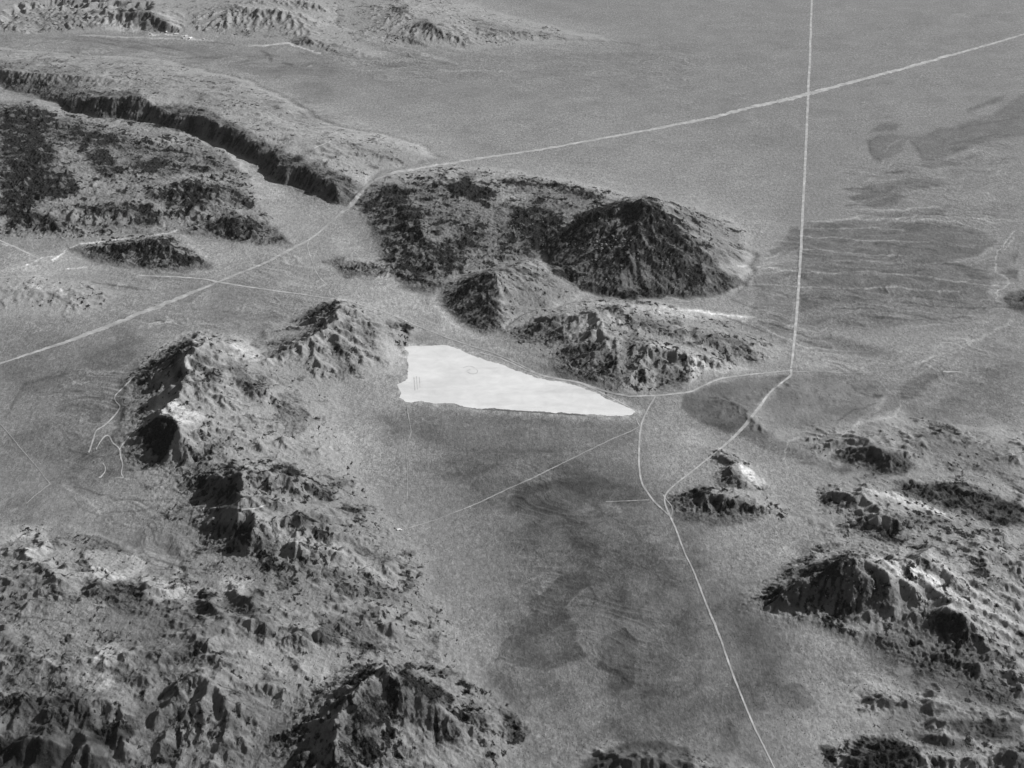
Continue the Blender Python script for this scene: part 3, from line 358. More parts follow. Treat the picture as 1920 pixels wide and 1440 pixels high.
 (.5,4,[(1430,1090),(1480,1070),(1540,1050),(1600,1036),(1606,1050),(1560,1060),(1500,1080)]),(.26,8,[(1440,1100),(1500,1080),(1600,1055),(1640,1060),(1670,1110),(1680,1140),(1640,1160),(1580,1160),(1500,1145),(1450,1130)]),
 (.3,5,[(1525,1022),(1560,1014),(1580,1025),(1540,1032)]),(.6,4,[(1728,1050),(1742,1050),(1750,1078),(1735,1072)]),(.4,5,[(1765,1085),(1810,1105),(1800,1115),(1770,1100)]),(.3,8,[(1690,1150),(1740,1140),(1800,1150),(1830,1200),(1780,1200),(1720,1180)]),
 (.25,8,[(1740,1150),(1800,1150),(1850,1200),(1900,1230),(1880,1240),(1800,1220),(1760,1190)]),(.35,10,[(1640,1190),(1760,1220),(1850,1240),(1740,1260),(1660,1230)]),(.3,10,[(1820,1270),(1900,1290),(1920,1340),(1840,1320)]),
 (.25,8,[(1600,1290),(1700,1300),(1720,1320),(1640,1320)]),(.4,5,[(1726,1330),(1750,1328),(1746,1342),(1726,1342)]),(.4,6,[(1770,1345),(1840,1350),(1900,1365),(1850,1380),(1780,1370)]),
 (.5,5,[(1540,1398),(1566,1400),(1566,1440),(1540,1440)]),(.5,6,[(1590,1410),(1615,1385),(1680,1385),(1730,1405),(1720,1450),(1580,1450)]),  # dark fills along the bottom edge
 (.6,4,[(1885,560),(1896,550),(1918,543),(1970,545),(1970,590),(1905,584),(1892,574)]),(.4,4,[(1880,505),(1912,508),(1910,525),(1885,515)]),(.3,4,[(1890,480),(1912,475),(1905,490)]),
 # top
 (.5,7,[(225,22),(260,15),(310,35),(330,58),(290,55),(250,40)]),(.2,8,[(20,20),(180,20),(150,50),(60,60),(20,60)]),(.5,4,[(545,78),(570,68),(590,78),(560,82)]),(.35,4,[(600,85),(660,100),(675,110),(630,100)]),(.3,5,[(440,60),(470,58),(465,66)]),
 (.55,5,[(780,45),(800,37),(822,50),(835,68),(815,65),(795,55)]),(.45,4,[(735,15),(765,10),(762,22),(740,22)]),(.4,3,[(735,65),(770,72),(800,85),(770,80)]),(.2,6,[(870,30),(960,50),(1060,70),(900,60)]),
]
ROCKLINES = []
D1 = 'straight pale graded dirt road running up the picture'
ROADS = [
 ('straight_road','long straight pale road running up the right side of the desert plain','road',[(1523,-14,4.5),(1522,0,4.5),(1519,100,5),(1515,180,5.5),(1510,300,6),(1505,400,6),(1500,500,6),(1493,600,6.5),(1487,660,5.5),(1483,693,5)],5,dict(alb=0.46,jit=.10)),
 ('crossing_road','wide pale track crossing the plain diagonally and dropping through the gap in the scarp','road',[(1990,42,3),(1912,67,3),(1850,85,4),(1760,110,5),(1700,127,5.5),(1600,153,6),(1540,170,7),(1515,177,7),(1450,192,7),(1400,203,6),(1330,222,6),(1280,231,5),(1200,247,4.5),(1100,265,4),(1000,283,3.5),(940,291,4),(900,297,5),(860,303,5),(800,313,5),(770,319,6),(740,323,7),(715,333,6),(700,340,6)],5,dict(alb=0.46,jit=.22)),
 ('valley_road','pale straight track crossing the left valley floor from the gap in the scarp','road',[(700,340,7),(686,348,9),(670,368,9),(655,388,8),(635,403,4),(605,430,4),(580,450,4),(540,470,5),(500,492,4),(450,512,4),(410,528,4),(370,545,6),(340,557,7),(290,577,9),(250,593,8),(200,613,8),(150,632,8),(120,643,6),(60,662,4),(0,682,4),(-60,702,4)],5,dict(alb=0.41,jit=.18)),
 ('winding_road','pale road winding from the junction down past the hillock to the bottom edge','road',[(1483,693,5),(1484,704,5),(1470,714,4),(1455,726,4),(1440,740,5),(1425,762,6),(1408,784,7),(1390,806,7),(1370,825,5),(1340,850,4),(1315,870,3.5),(1290,890,3),(1265,909,3.5),(1248,926,4),(1245,940,3.5),(1252,958,4),(1262,980,4),(1272,1005,3.5),(1285,1040,3),(1298,1065,3),(1312,1100,4),(1325,1135,4),(1342,1175,5),(1352,1200,4),(1365,1240,4),(1380,1280,4),(1398,1325,4),(1415,1365,4),(1430,1395,3.5),(1448,1432,3),(1470,1480,3)],4,dict(alb=0.46,jit=.12)),
 ('lakeside_road','narrow pale road skirting the hills beside the white lake bed','road',[(1483,695,2.5),(1440,699,2.5),(1400,703,3),(1350,710,3.5),(1325,720,3.5),(1300,733,3.5),(1290,736,3),(1260,739,3),(1230,742,3),(1180,743,3),(1150,738,3),(1120,729,3),(1090,718,3),(1060,713,3),(1030,708,2.5),(1000,697,2),(975,684,2),(950,672,2),(920,660,2),(880,648,2),(840,634,2),(800,618,2),(770,606,2)],3,dict(alb=0.46,jit=.15)),
 ('dirt_track','faint dirt track running from the lake corner across the valley to the left','track',[(770,606,2),(735,590,2),(700,578,1.8),(640,562,1.8),(600,557,2),(560,551,2),(520,546,2.4),(480,540,2.4),(440,534,3),(410,529,3),(380,523,2),(330,519,2),(260,517,1.8)],2,dict(alb=0.46,jit=.2)),
 ('dirt_track','thin dirt track hugging the upper shore of the white lake bed','track',[(900,661,2),(940,672,2),(975,688,2),(1010,703,2.2),(1050,711,3),(1080,716,2),(1110,728,2),(1150,748,2),(1185,766,2),(1200,776,2)],1.6,dict(alb=0.48,jit=.2)),
 ('connecting_road','short road from the tip of the lake bed down to the winding road','road',[(1230,742,3),(1220,758,3),(1208,780,3.5),(1202,798,4),(1199,820,4),(1198,860,4),(1199,885,4),(1204,908,4),(1215,925,4),(1227,942,3.5),(1243,956,2.5),(1258,970,3)],3.5,dict(alb=0.46,jit=.12)),
 ('dirt_track','straight thin track from the lake tip to the white buildings','track',[(1198,800,2),(1180,810,2),(1150,822,2.4),(1100,846,2.4),(1050,871,2.2),(1000,896,2.4),(950,918,2.4),(900,942,2),(850,962,2),(820,974,1.8),(790,983,1.8),(765,990,2)],2,dict(alb=0.34,jit=.25)),
 ('dirt_track','short spur from the lake tip joining the connecting road','track',[(1192,783,2),(1196,792,2),(1200,800,2)],2,dict(alb=0.46)),
 ('dirt_track','thin curving track in the sandy valley below the scarp','track',[(578,452,2),(576,462,2.5),(582,480,2),(590,505,1.6),(600,522,1.6),(622,542,1.4)],2,dict(alb=0.46)),
 ('dirt_track','faint track leading right from the road junction across the flat','track',[(1487,697,2.5),(1530,697,1.6),(1580,699,1.4),(1640,698,1.4),(1690,692,2),(1710,688,2),(1740,676,1.6),(1780,660,1.6),(1830,638,1.6)],2,dict(alb=0.32,jit=.3)),
 ('dirt_track','faint level track meeting the connecting road at its lower bend','track',[(1217,937,2),(1190,939,1.6),(1165,940,1.4),(1135,941,1.4)],2,dict(alb=0.34)),
 ('mine_track','bright zigzag mine track on the dark western foot of the main mountain','track',[(252,706,2.5),(243,714,2.2),(228,730,2.2),(215,742,2.4),(214,748,2.4),(219,756,2.2),(227,762,2.5),(220,773,2.8),(208,787,3),(195,799,2.6),(186,804,2),(180,807,3),(176,820,3.6),(171,836,3.6),(166,850,3)],2.5,dict(alb=0.51,jit=.15)),
 ('mine_track','bright looping mine track below the black western crag','track',[(180,843,2),(187,830,2.4),(196,818,2.6),(203,815,3.5),(208,822,3),(210,830,3),(219,836,2.6),(225,842,3.5),(226,856,3),(230,868,3.2),(230,878,3),(226,887,2.6),(230,894,3),(234,896,2.6),(222,896,2),(214,895,2)],2.5,dict(alb=0.51,jit=.15)),
 ('mine_track','bright short mine track climbing to the foot of the black crag','track',[(225,842,2.5),(231,832,2.5),(238,823,2.2),(246,812,2),(259,802,2.5)],2.2,dict(alb=0.51)),
 ('mine_track','small isolated bright mine track on the dark fan','track',[(193,868,2.4),(198,877,2.4),(197,886,2),(189,895,3),(185,896,2)],2.2,dict(alb=0.51)),
 ('dirt_track','hair-thin track slanting down across the left fan','track',[(-20,775,1.6),(10,805,1.6),(40,842,1.8),(70,876,1.8),(85,897,1.8),(95,907,2.4)],1.6,dict(alb=0.34,jit=.3)),
 ('dirt_track','hair-thin track slanting back to the left edge below the fan','track',[(95,907,2.2),(80,918,1.8),(62,932,1.6),(48,946,1.6)],1.6,dict(alb=0.34,jit=.3)),
 ('dirt_track','barely visible track running down from the left end of the lake bed','track',[(762,757,2.4),(765,775,2.2),(770,800,2),(771,812,2),(764,830,2),(762,850,1.8),(764,880,1.6),(763,940,1.4)],2,dict(alb=0.34,jit=.35)),
 ('dirt_track','pale ragged track along the gravel wash at the left edge','track',[(-30,440,2),(5,454,2.2),(35,466,2.4),(70,484,2),(90,490,2)],2,dict(alb=0.52,jit=.3)),
 ('dirt_track','straight pale track at the left edge below the small black-topped hill','track',[(-30,523,2),(20,520,2),(60,518,2),(100,517,1.8)],2,dict(alb=0.46)),
 ('dirt_track','bright track along the foot of the far hills near the top','track',[(466,85,2.5),(490,86,2.5),(515,84,2.4),(532,80,2.8),(545,81,2.4),(560,88,2)],2,dict(alb=0.51,jit=.3)),
 ('dirt_track','pale track over the crest of the knotted ridge in the lower left','track',[(380,954,1.6),(410,952,2),(422,948,3),(446,951,3),(458,956,2.4),(480,954,2),(505,945,2.4)],2,dict(alb=0.52,jit=.3)),
 ('dirt_track','short light spur on the plateau above the scarp','track',[(588,278,2),(605,271,2),(622,264,2)],2,dict(alb=0.46,jit=.3)),
 ('dirt_track','bright track on the crest of the ridge running off the right edge','track',[(1740,962,1.8),(1760,964,2),(1775,970,2.2),(1788,978,2)],2,dict(alb=0.51)),
 ('dirt_track','bright level track end on the right flat under the low terrace','track',[(1768,697,3),(1790,697,2.6),(1805,698,2)],2,dict(alb=0.46,jit=.3)),
 ('dirt_track','pale curved track wrapping the left end of the small dark hillock','track',[(1243,928,2),(1252,940,1.8),(1260,950,2),(1261,960,2),(1258,970,2)],2,dict(alb=0.46)),
]

STREAKZ = [(.7,14,[(0,200),(200,226),(400,275),(540,455),(300,430),(0,440)]),(.5,14,[(680,350),(1000,340),(1060,480),(850,520)]),(.5,14,[(0,130),(300,150),(620,260),(840,300),(700,240),(450,140),(0,100)]),(.5,16,[(0,1000),(300,1060),(500,1100),(560,1300),(300,1440),(0,1440)]),(.4,16,[(1400,1000),(1900,1000),(1900,1250),(1650,1100)]),(.7,12,[(1400,500),(1490,420),(1600,405),(1870,400),(1900,560),(1860,610),(1700,620),(1500,640),(1420,600)]),(.5,14,[(1580,300),(1700,300),(1900,250),(1900,420),(1600,420)]),
 (.5,15,[(90,690),(250,690),(240,770),(230,870),(320,950),(300,1060),(180,1000),(110,880)]),(.5,15,[(0,62),(300,80),(560,100),(800,95),(800,140),(400,130),(0,110)]),
 (.45,14,[(1470,860),(1900,960),(1900,900),(1700,800),(1500,790)]),(.5,15,[(1560,1230),(1900,1290),(1900,1360),(1600,1320)]),(.3,15,[(1440,630),(1700,640),(1900,600),(1900,700),(1700,760),(1500,700)]),
 (.3,20,[(620,90),(1300,80),(1300,160),(700,160)]),(.35,14,[(380,480),(560,470),(640,560),(480,630),(250,620),(150,540)]),(.25,20,[(930,860),(1180,900),(1300,1090),(1200,1300),(1000,1200)])]

PATCHY = [(-.22,.0,[(900,880),(1180,880),(1260,960),(1420,1180),(1480,1300),(1300,1400),(1000,1400),(900,1250),(960,1050)]),(-.14,.02,[(0,620),(300,600),(240,700),(220,900),(60,980),(0,960)]),
 (-.16,.03,[(700,790),(1190,800),(1180,900),(900,940),(720,880)]),(-.16,.0,[(1440,700),(1900,680),(1900,900),(1560,900)]),(.10,.0,[(440,280),(900,640),(400,560),(0,520),(0,460),(540,460)]),
 (-.05,.05,[(640,110),(1500,60),(1900,0),(1900,200),(1400,300),(900,300)]),(-.2,.0,[(1560,1230),(1900,1240),(1900,1400),(1500,1400)]),(-.14,.0,[(0,70),(640,100),(640,260),(300,120),(0,130)]),
 (-.22,.02,[(0,960),(500,1060),(520,1400),(0,1440)])]


# ------------------------------------------------------------------ relief on a regular grid
def blur(a, n=1):
    for _ in range(n):
        p = np.pad(a, 1, mode='edge'); a = (p[:-2, 1:-1]+p[2:, 1:-1]+2*p[1:-1, 1:-1])/4
        p = np.pad(a, 1, mode='edge'); a = (p[1:-1, :-2]+p[1:-1, 2:]+2*p[1:-1, 1:-1])/4
    return a
CELL = 9.0; X0, X1, Y0, Y1 = -5400.0, 5400.0, 2500.0, 16200.0
gx = np.arange(X0, X1, CELL); gy = np.arange(Y0, Y1, CELL)
NX, NY = len(gx), len(gy)
GX, GY = np.meshgrid(gx, gy)
wx = GX+fbm(GX, GY, 260, 3, 11)*75+fbm(GX, GY, 110, 2, 17)*26+fbm(GX, GY, 70, 2, 14)*14
wy = GY+fbm(GX, GY, 260, 3, 21)*90+fbm(GX, GY, 110, 2, 27)*30+fbm(GX, GY, 70, 2, 24)*14
Z = np.zeros(GX.shape, np.float32); OWN = np.full(GX.shape, -1, np.int16)
ROUGH = np.zeros(GX.shape, np.float32); ERO = np.ones(GX.shape, np.float32)
for hid, h in enumerate(HILLS):
    F = np.array(unproj(*zip(*h['foot']))).T
    P = h.get('p', 1.0)
    xa, ya = F.min(0)-160; xb, yb = F.max(0)+160
    i0, i1 = max(0, int((xa-X0)/CELL)), min(NX, int((xb-X0)/CELL)+1)
    j0, j1 = max(0, int((ya-Y0)/CELL)), min(NY, int((yb-Y0)/CELL)+1)
    if i1 <= i0 or j1 <= j0: continue
    sl = (slice(j0, j1), slice(i0, i1)); x = wx[sl]; y = wy[sl]
    db = poly_sd(x, y, F); m = db > 0
    xi, yi, di = x[m], y[m], db[m]
    hh = np.zeros(xi.shape)
    for rid in h['ridges']:
        pts = []
        for (px, py, z) in rid:
            z = z*h.get('hs', 1.0)
            a, b = unproj(px, py, z); pts.append((float(a), float(b), z))
        if len(pts) == 1: pts = pts*2
        for (ax, ay, az), (bx, by, bz) in zip(pts[:-1], pts[1:]):
            d, t = seg_d(xi, yi, ax, ay, bx, by)
            hv = (az+(bz-az)*t)*(di/(di+d+1e-6))**(P+.05)*(di/(di+14))*1.03
            k = 8.0
            hh = np.maximum(hh, hv)+0.25*k*np.clip(1-np.abs(hh-hv)/k, 0, 1)**2*(np.minimum(hh, hv) > 1)
    hz = np.zeros(x.shape, np.float32); hz[m] = hh
    hz = blur(hz, h.get('bl', 14)); m = hz > .3
    n1 = ridged(GX[sl], GY[sl], h.get('ns', 230), 4, 31+hid)-.55
    n2 = fbm(GX[sl], GY[sl], 90, 4, 61+hid)
    am = h.get('n', 1.0); hb = hz.copy()
    hz = hz+am*(n1*17+n2*10)*sst(4, 60, hz)+am*n2*5*sst(1, 8, hz)
    hz = np.where(m, np.clip(hz, 0, hb*1.5+12), 0)
    z0 = Z[sl]; up = hz > z0
    OWN[sl] = np.where(up & (hz > 2.5), hid, OWN[sl]); Z[sl] = np.maximum(z0, hz)
    ERO[sl] = np.where(up & m, h.get('er', 1.0), ERO[sl])
    ROUGH[sl] = np.maximum(ROUGH[sl], np.where(m, h.get('rough', .5), 0)*sst(2, 20, hz))
U = np.abs(GX)/(GY+1500)
Z *= (1-sst(.352, .392, U))*sst(2700, 2950, GY)*(1-sst(14600, 15600, GY))

# rain: many droplets run down the slopes, cut gullies and leave their load at the foot
Hc = (Z/CELL).astype(np.float64).ravel()
FLOW = np.zeros(Hc.size)
src = np.flatnonzero(Z.ravel() > 6)
def erode(N, steps=42, ke=.28, kd=.25, cap=5.0, inert=.15, mins=.01):
    c = rng.choice(src, N)
    x = (c % NX)+rng.random(N); y = (c//NX)+rng.random(N)
    x = np.clip(x, 1, NX-3); y = np.clip(y, 1, NY-3)
    dx = np.zeros(N); dy = np.zeros(N); sp = np.ones(N); wt = np.ones(N); sed = np.zeros(N)
    for s in range(steps):
        ix = x.astype(np.int64); iy = y.astype(np.int64); u = x-ix; v = y-iy; k = iy*NX+ix
        a, b, c_, d = Hc[k], Hc[k+1], Hc[k+NX], Hc[k+NX+1]
        gxx = (b-a)*(1-v)+(d-c_)*v; gyy = (c_-a)*(1-u)+(d-b)*u
        h0 = a*(1-u)*(1-v)+b*u*(1-v)+c_*(1-u)*v+d*u*v
        dx = dx*inert-gxx*(1-inert); dy = dy*inert-gyy*(1-inert)
        L = np.hypot(dx, dy); L = np.where(L < 1e-6, 1, L); dx /= L; dy /= L
        xn = np.clip(x+dx, 1, NX-3); yn = np.clip(y+dy, 1, NY-3)
        jx = xn.astype(np.int64); jy = yn.astype(np.int64); uu = xn-jx; vv = yn-jy; kk = jy*NX+jx
        h1 = Hc[kk]*(1-uu)*(1-vv)+Hc[kk+1]*uu*(1-vv)+Hc[kk+NX]*(1-uu)*vv+Hc[kk+NX+1]*uu*vv
        dh = h1-h0
        cp = np.maximum(-dh, mins)*sp*wt*cap
        dep = np.where(dh > 0, np.minimum(dh, sed), np.where(sed > cp, (sed-cp)*kd, 0))
        ero = np.where((dh <= 0) & (sed <= cp), np.minimum((cp-sed)*ke, -dh), 0)
        q = dep-ero; sed = sed-q
        for o, ww in ((0, (1-u)*(1-v)), (1, u*(1-v)), (NX, (1-u)*v), (NX+1, u*v)):
            Hc[:] += np.bincount(k+o, q*ww, Hc.size)
        FLOW[:] += np.bincount(k, wt, FLOW.size)
        sp = np.sqrt(np.maximum(sp*sp-dh*2, .05)); wt *= .97
        x, y = xn, yn
ZB = Z.copy()
for b in range(EROS): erode(20000)
Z = (Hc.reshape(NY, NX)*CELL).astype(np.float32)
Z = ZB+np.clip(Z-ZB, -42, 16)*blur(ERO, 2)
Z = .8*Z+.2*blur(Z, 1)
# loose rock slides until no slope is steeper than about 40 degrees
TAL = .80*CELL
for it in range(26):
    for ax in (0, 1):
        d = np.diff(Z, axis=ax); mv = (np.sign(d)*np.maximum(np.abs(d)-TAL, 0)*.24).astype(np.float32)
        if ax == 0: Z[1:] -= mv; Z[:-1] += mv
        else: Z[:, 1:] -= mv; Z[:, :-1] += mv
FLOW = blur(FLOW.reshape(NY, NX), 1)
Z += fbm(GX, GY, 900, 3, 3)*3.0*sst(0, 1, 1-sst(.352, .392, U))

def samp(A, x, y):
    fx = np.clip((x-X0)/CELL, 0, NX-2.001); fy = np.clip((y-Y0)/CELL, 0, NY-2.001)
    ix = fx.astype(int); iy = fy.astype(int); u = fx-ix; v = fy-iy
    return A[iy, ix]*(1-u)*(1-v)+A[iy, ix+1]*u*(1-v)+A[iy+1, ix]*(1-u)*v+A[iy+1, ix+1]*u*v

# ------------------------------------------------------------------ terrain mesh: finer near the viewer
ys = [2640.0]
while ys[-1] < 15900: ys.append(ys[-1]+ROW0*(ys[-1]/3200)**1.35)
ys = np.array(ys); us = np.linspace(-.40, .40, NCOL)
NR, NC = len(ys), len(us)
VX = us[None, :]*(ys[:, None]+1500); VY = np.repeat(ys[:, None], NC, 1)
VZ = samp(Z, VX, VY); rough = samp(ROUGH, VX, VY); flow = samp(FLOW, VX, VY)
PX, PY = proj(VX, VY, VZ)
TONE = np.zeros(VX.shape, np.float32); ROCK = np.zeros(VX.shape, np.float32)
wpx = (fbm(VX, VY, 150, 2, 85)*14+fbm(VX, VY, 60, 3, 81)*14+fbm(VX, VY, 18, 2, 83)*4)*6400/np.hypot(VY, CAMZ)*.5
wpy = (fbm(VX, VY, 150, 2, 95)*14+fbm(VX, VY, 60, 3, 91)*14+fbm(VX, VY, 18, 2, 93)*4)*6400/np.hypot(VY, CAMZ)*.35
QX = PX+wpx; QY = PY+wpy
MOT = np.clip(.8*fbm(VX, VY, 110, 4, 87, .65), -.45, .45)
def fill(A, val, soft, P, warp=1.0, k=1.0):
    soft = soft*k
    P = np.array(P, float); lo = P.min(0)-soft-12; hi = P.max(0)+soft+12
    m = (PX > lo[0]) & (PX < hi[0]) & (PY > lo[1]) & (PY < hi[1])
    x = PX[m]+wpx[m]*warp; y = PY[m]+wpy[m]*warp
    A[m] += val*sst(-soft, soft, poly_sd(x, y, P)).astype(np.float32)*(1+MOT[m])
def stroke(A, val, wd, P, warp=.6, soft=1.0):
    P = np.array(P, float); lo = P.min(0)-wd-12; hi = P.max(0)+wd+12
    m = (PX > lo[0]) & (PX < hi[0]) & (PY > lo[1]) & (PY < hi[1])
    x = PX[m]+wpx[m]*warp; y = PY[m]+wpy[m]*warp; d = np.full(x.shape, 1e9)
    for (ax, ay), (bx, by) in zip(P[:-1], P[1:]): d = np.minimum(d, seg_d(x, y, ax, ay, bx, by)[0])
    A[m] += (val*(1-sst(0, wd*.5+soft, d))).astype(np.float32)
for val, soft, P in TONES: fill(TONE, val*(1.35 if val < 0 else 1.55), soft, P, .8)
for val, wd, P in STROKES: stroke(TONE, val*1.9, wd, P, .8)
for val, soft, P in ROCK_SHADE: fill(ROCK, val*1.25, soft, P, 1.0, 1.3)  # traced rock, and the slope shade painted in with it
for val, wd, P in ROCKLINES: stroke(ROCK, val, wd, P)
PLAIN = 1-sst(1, 14, samp(ZB, VX, VY))
# streaks of scree and rills running down the slopes
bz = blur(Z, 3); gyy, gxx = np.gradient(bz, CELL); sgx = samp(gxx, VX, VY); sgy = samp(gyy, VX, VY)
SL = np.hypot(sgx, sgy); sgx = sgx/(SL+1e-4); sgy = sgy/(SL+1e-4)
STR = 0
for k in range(-4, 5): STR = STR+perlin((VX+sgx*k*11)/17, (VY+sgy*k*11)/17, 141)*(1-abs(k)/6)+.7*perlin((VX+sgx*k*26)/42, (VY+sgy*k*26)/42, 147)*(1-abs(k)/6)
STR = np.clip(STR/3.2, -1, 1)*sst(.06, .3, SL)
ROCK = ROCK*np.clip(.82+.6*fbm(VX, VY, 80, 3, 151)+.5*STR, .35, 1.3)
ROCK = ROCK+sst(.45, .85, SL)*.28*rough+.18*rough*STR*(STR > 0)
ROCK = ROCK+.80*rough*sst(.10, .48, fbm(VX+40*STR, VY, 105, 4, 155, .6)+.35*STR)*sst(4, 25, VZ)
ROCK = np.clip(ROCK, 0, 1)
# rock geometry: crags where the rock is bare
cr = ridged(VX, VY, 62, 3, 101, .6)
cr2 = ridged(VX, VY, 24, 2, 107, .6)
sx = np.clip(VZ/8, 0, 1)
VZ = VZ+sx*(rough*.35+ROCK*1.3)*((cr-.5)*13+(cr2-.5)*7)+sx*fbm(VX, VY, 16, 2, 113)*1.0-sx*STR*2.2
PLX, PLY = np.array(unproj(*zip(*PLAYA)))
PL = np.array([PLX, PLY]).T
pm = (VX > PL[:, 0].min()-200) & (VX < PL[:, 0].max()+200) & (VY > PL[:, 1].min()-200) & (VY < PL[:, 1].max()+200)
LAKEZ = 2.2
sdp = poly_sd(VX[pm], VY[pm], PL); lk = sst(-110, -20, sdp); VZ[pm] = VZ[pm]*(1-lk)+(LAKEZ-.5)*lk
SCAN = fbm(VX, VY, 420, 4, 131)
sk = ridged(VX+fbm(VX, VY, 400, 2, 161)*90, (VY+fbm(VX, VY, 420, 3, 163)*260)*5, 640, 5, 167, .62)-.5
for amp, soft, P in STREAKZ:
    MK = np.zeros(VX.shape, np.float32); fill(MK, 1.0, soft, P, .5); TONE += amp*MK*sk*(1-ROCK); VZ = VZ+MK*sk*7*PLAIN
pn = fbm(VX, VY, 330, 5, 171, .52)
for amp, lv, P in PATCHY:
    MK = np.zeros(VX.shape, np.float32); fill(MK, 1.0, 25, P, .8); TONE += amp*MK*(sst(lv-.012, lv+.012, pn)+.6*sst(lv+.10, lv+.12, pn))*(1-ROCK)
# dry washes wandering over the flats: a pale bed beside a darker bank
for sc, sd_, wv, am in ((420, 181, .022, .20), (190, 191, .03, .13)):
    n = perlin((VX+fbm(VX, VY, 160, 3, sd_)*120)/sc, (VY+fbm(VX, VY, 200, 3, sd_+3)*170)/(sc*.8), sd_+5)
    mk = sst(-.05, .25, fbm(VX, VY, 800, 2, sd_+7))*np.clip(1-VZ/25, 0, 1)
    TONE += am*mk*(np.exp(-(n/wv)**2)-.6*np.exp(-((n-2.2*wv)/wv)**2))
TONE -= .16*rough*sst(5, 40, VZ)
shore = np.zeros(VX.shape, np.float32); shore[pm] = sst(-70, 0, sdp)*np.clip(.5+1.6*fbm(VX[pm], VY[pm], 50, 4, 175), 0, 1); TONE += .5*shore
TONE += .05*SCAN+.22*STR*(1-ROCK)+.10*np.clip(1-VZ/40, 0, 1)*fbm(VX, VY, 130, 4, 137)

def Hf(x, y):
    r = np.clip(np.interp(y, ys, np.arange(NR)), 0, NR-1.001); c = np.clip((x/(y+1500)+.40)/.80*(NC-1), 0, NC-1.001)
    i = r.astype(int); j = c.astype(int); u = r-i; v = c-j
    return VZ[i, j]*(1-u)*(1-v)+VZ[i+1, j]*u*(1-v)+VZ[i, j+1]*(1-u)*v+VZ[i+1, j+1]*u*v
def hit(px, py):                                       # where the sight line of a photo pixel meets the relief
    px = np.asarray(px, float); py = np.asarray(py, float)
    out = np.zeros((3, px.size)); done = np.zeros(px.size, bool)
    for z in np.arange(330, -12, -1.5):
        x, y = unproj(px, py, z); h = Hf(x, y)
        n = (~done) & (h >= z)
        out[0][n] = x[n]; out[1][n] = y[n]; out[2][n] = h[n]; done |= n
    x, y = unproj(px, py, 0); n = ~done; out[0][n] = x[n]; out[1][n] = y[n]; out[2][n] = Hf(x, y)[n]
    return out

# ------------------------------------------------------------------ materials
def nodes(name):
    m = bpy.data.materials.new(name); m.use_nodes = True; t = m.node_tree
    b = t.nodes['Principled BSDF']; b.inputs['Roughness'].default_value = .95; b.inputs['Specular IOR Level'].default_value = .12
    return m, t, b
def N(t, k, **kw):
    n = t.nodes.new(k)
    for a, v in kw.items(): setattr(n, a, v)
    return n
def M(t, op, a, b=None, c=None, clamp=False):
    n = N(t, 'ShaderNodeMath', operation=op, use_clamp=clamp)
    for i, v in enumerate((a, b, c)):
        if v is None: continue
        if isinstance(v, (int, float)): n.inputs[i].default_value = v
        else: t.links.new(v, n.inputs[i])
    return n.outputs[0]
def noise(t, vec, scale, detail=4, rough=.55, dist=0.0, dim='3D'):
    n = N(t, 'ShaderNodeTexNoise', noise_dimensions=dim); n.inputs['Scale'].default_value = scale
    n.inputs['Detail'].default_value = detail; n.inputs['Roughness'].default_value = rough; n.inputs['Distortion'].default_value = dist
    t.links.new(vec, n.inputs['Vector']); return n.outputs['Fac']
def ramp(t, v, a, b):
    n = N(t, 'ShaderNodeMapRange', interpolation_type='SMOOTHSTEP'); n.inputs[1].default_value = a; n.inputs[2].default_value = b
    t.links.new(v, n.inputs[0]); return n.outputs[0]
def mixf(t, f, a, b):
    n = N(t, 'ShaderNodeMix', data_type='FLOAT')
    for i, v in zip((0, 2, 3), (f, a, b)):
        if isinstance(v, (int, float)): n.inputs[i].default_value = v
        else: t.links.new(v, n.inputs[i])
    return n.outputs[0]
def attr(t, n): a = N(t, 'ShaderNodeAttribute', attribute_name=n); return a.outputs['Fac']

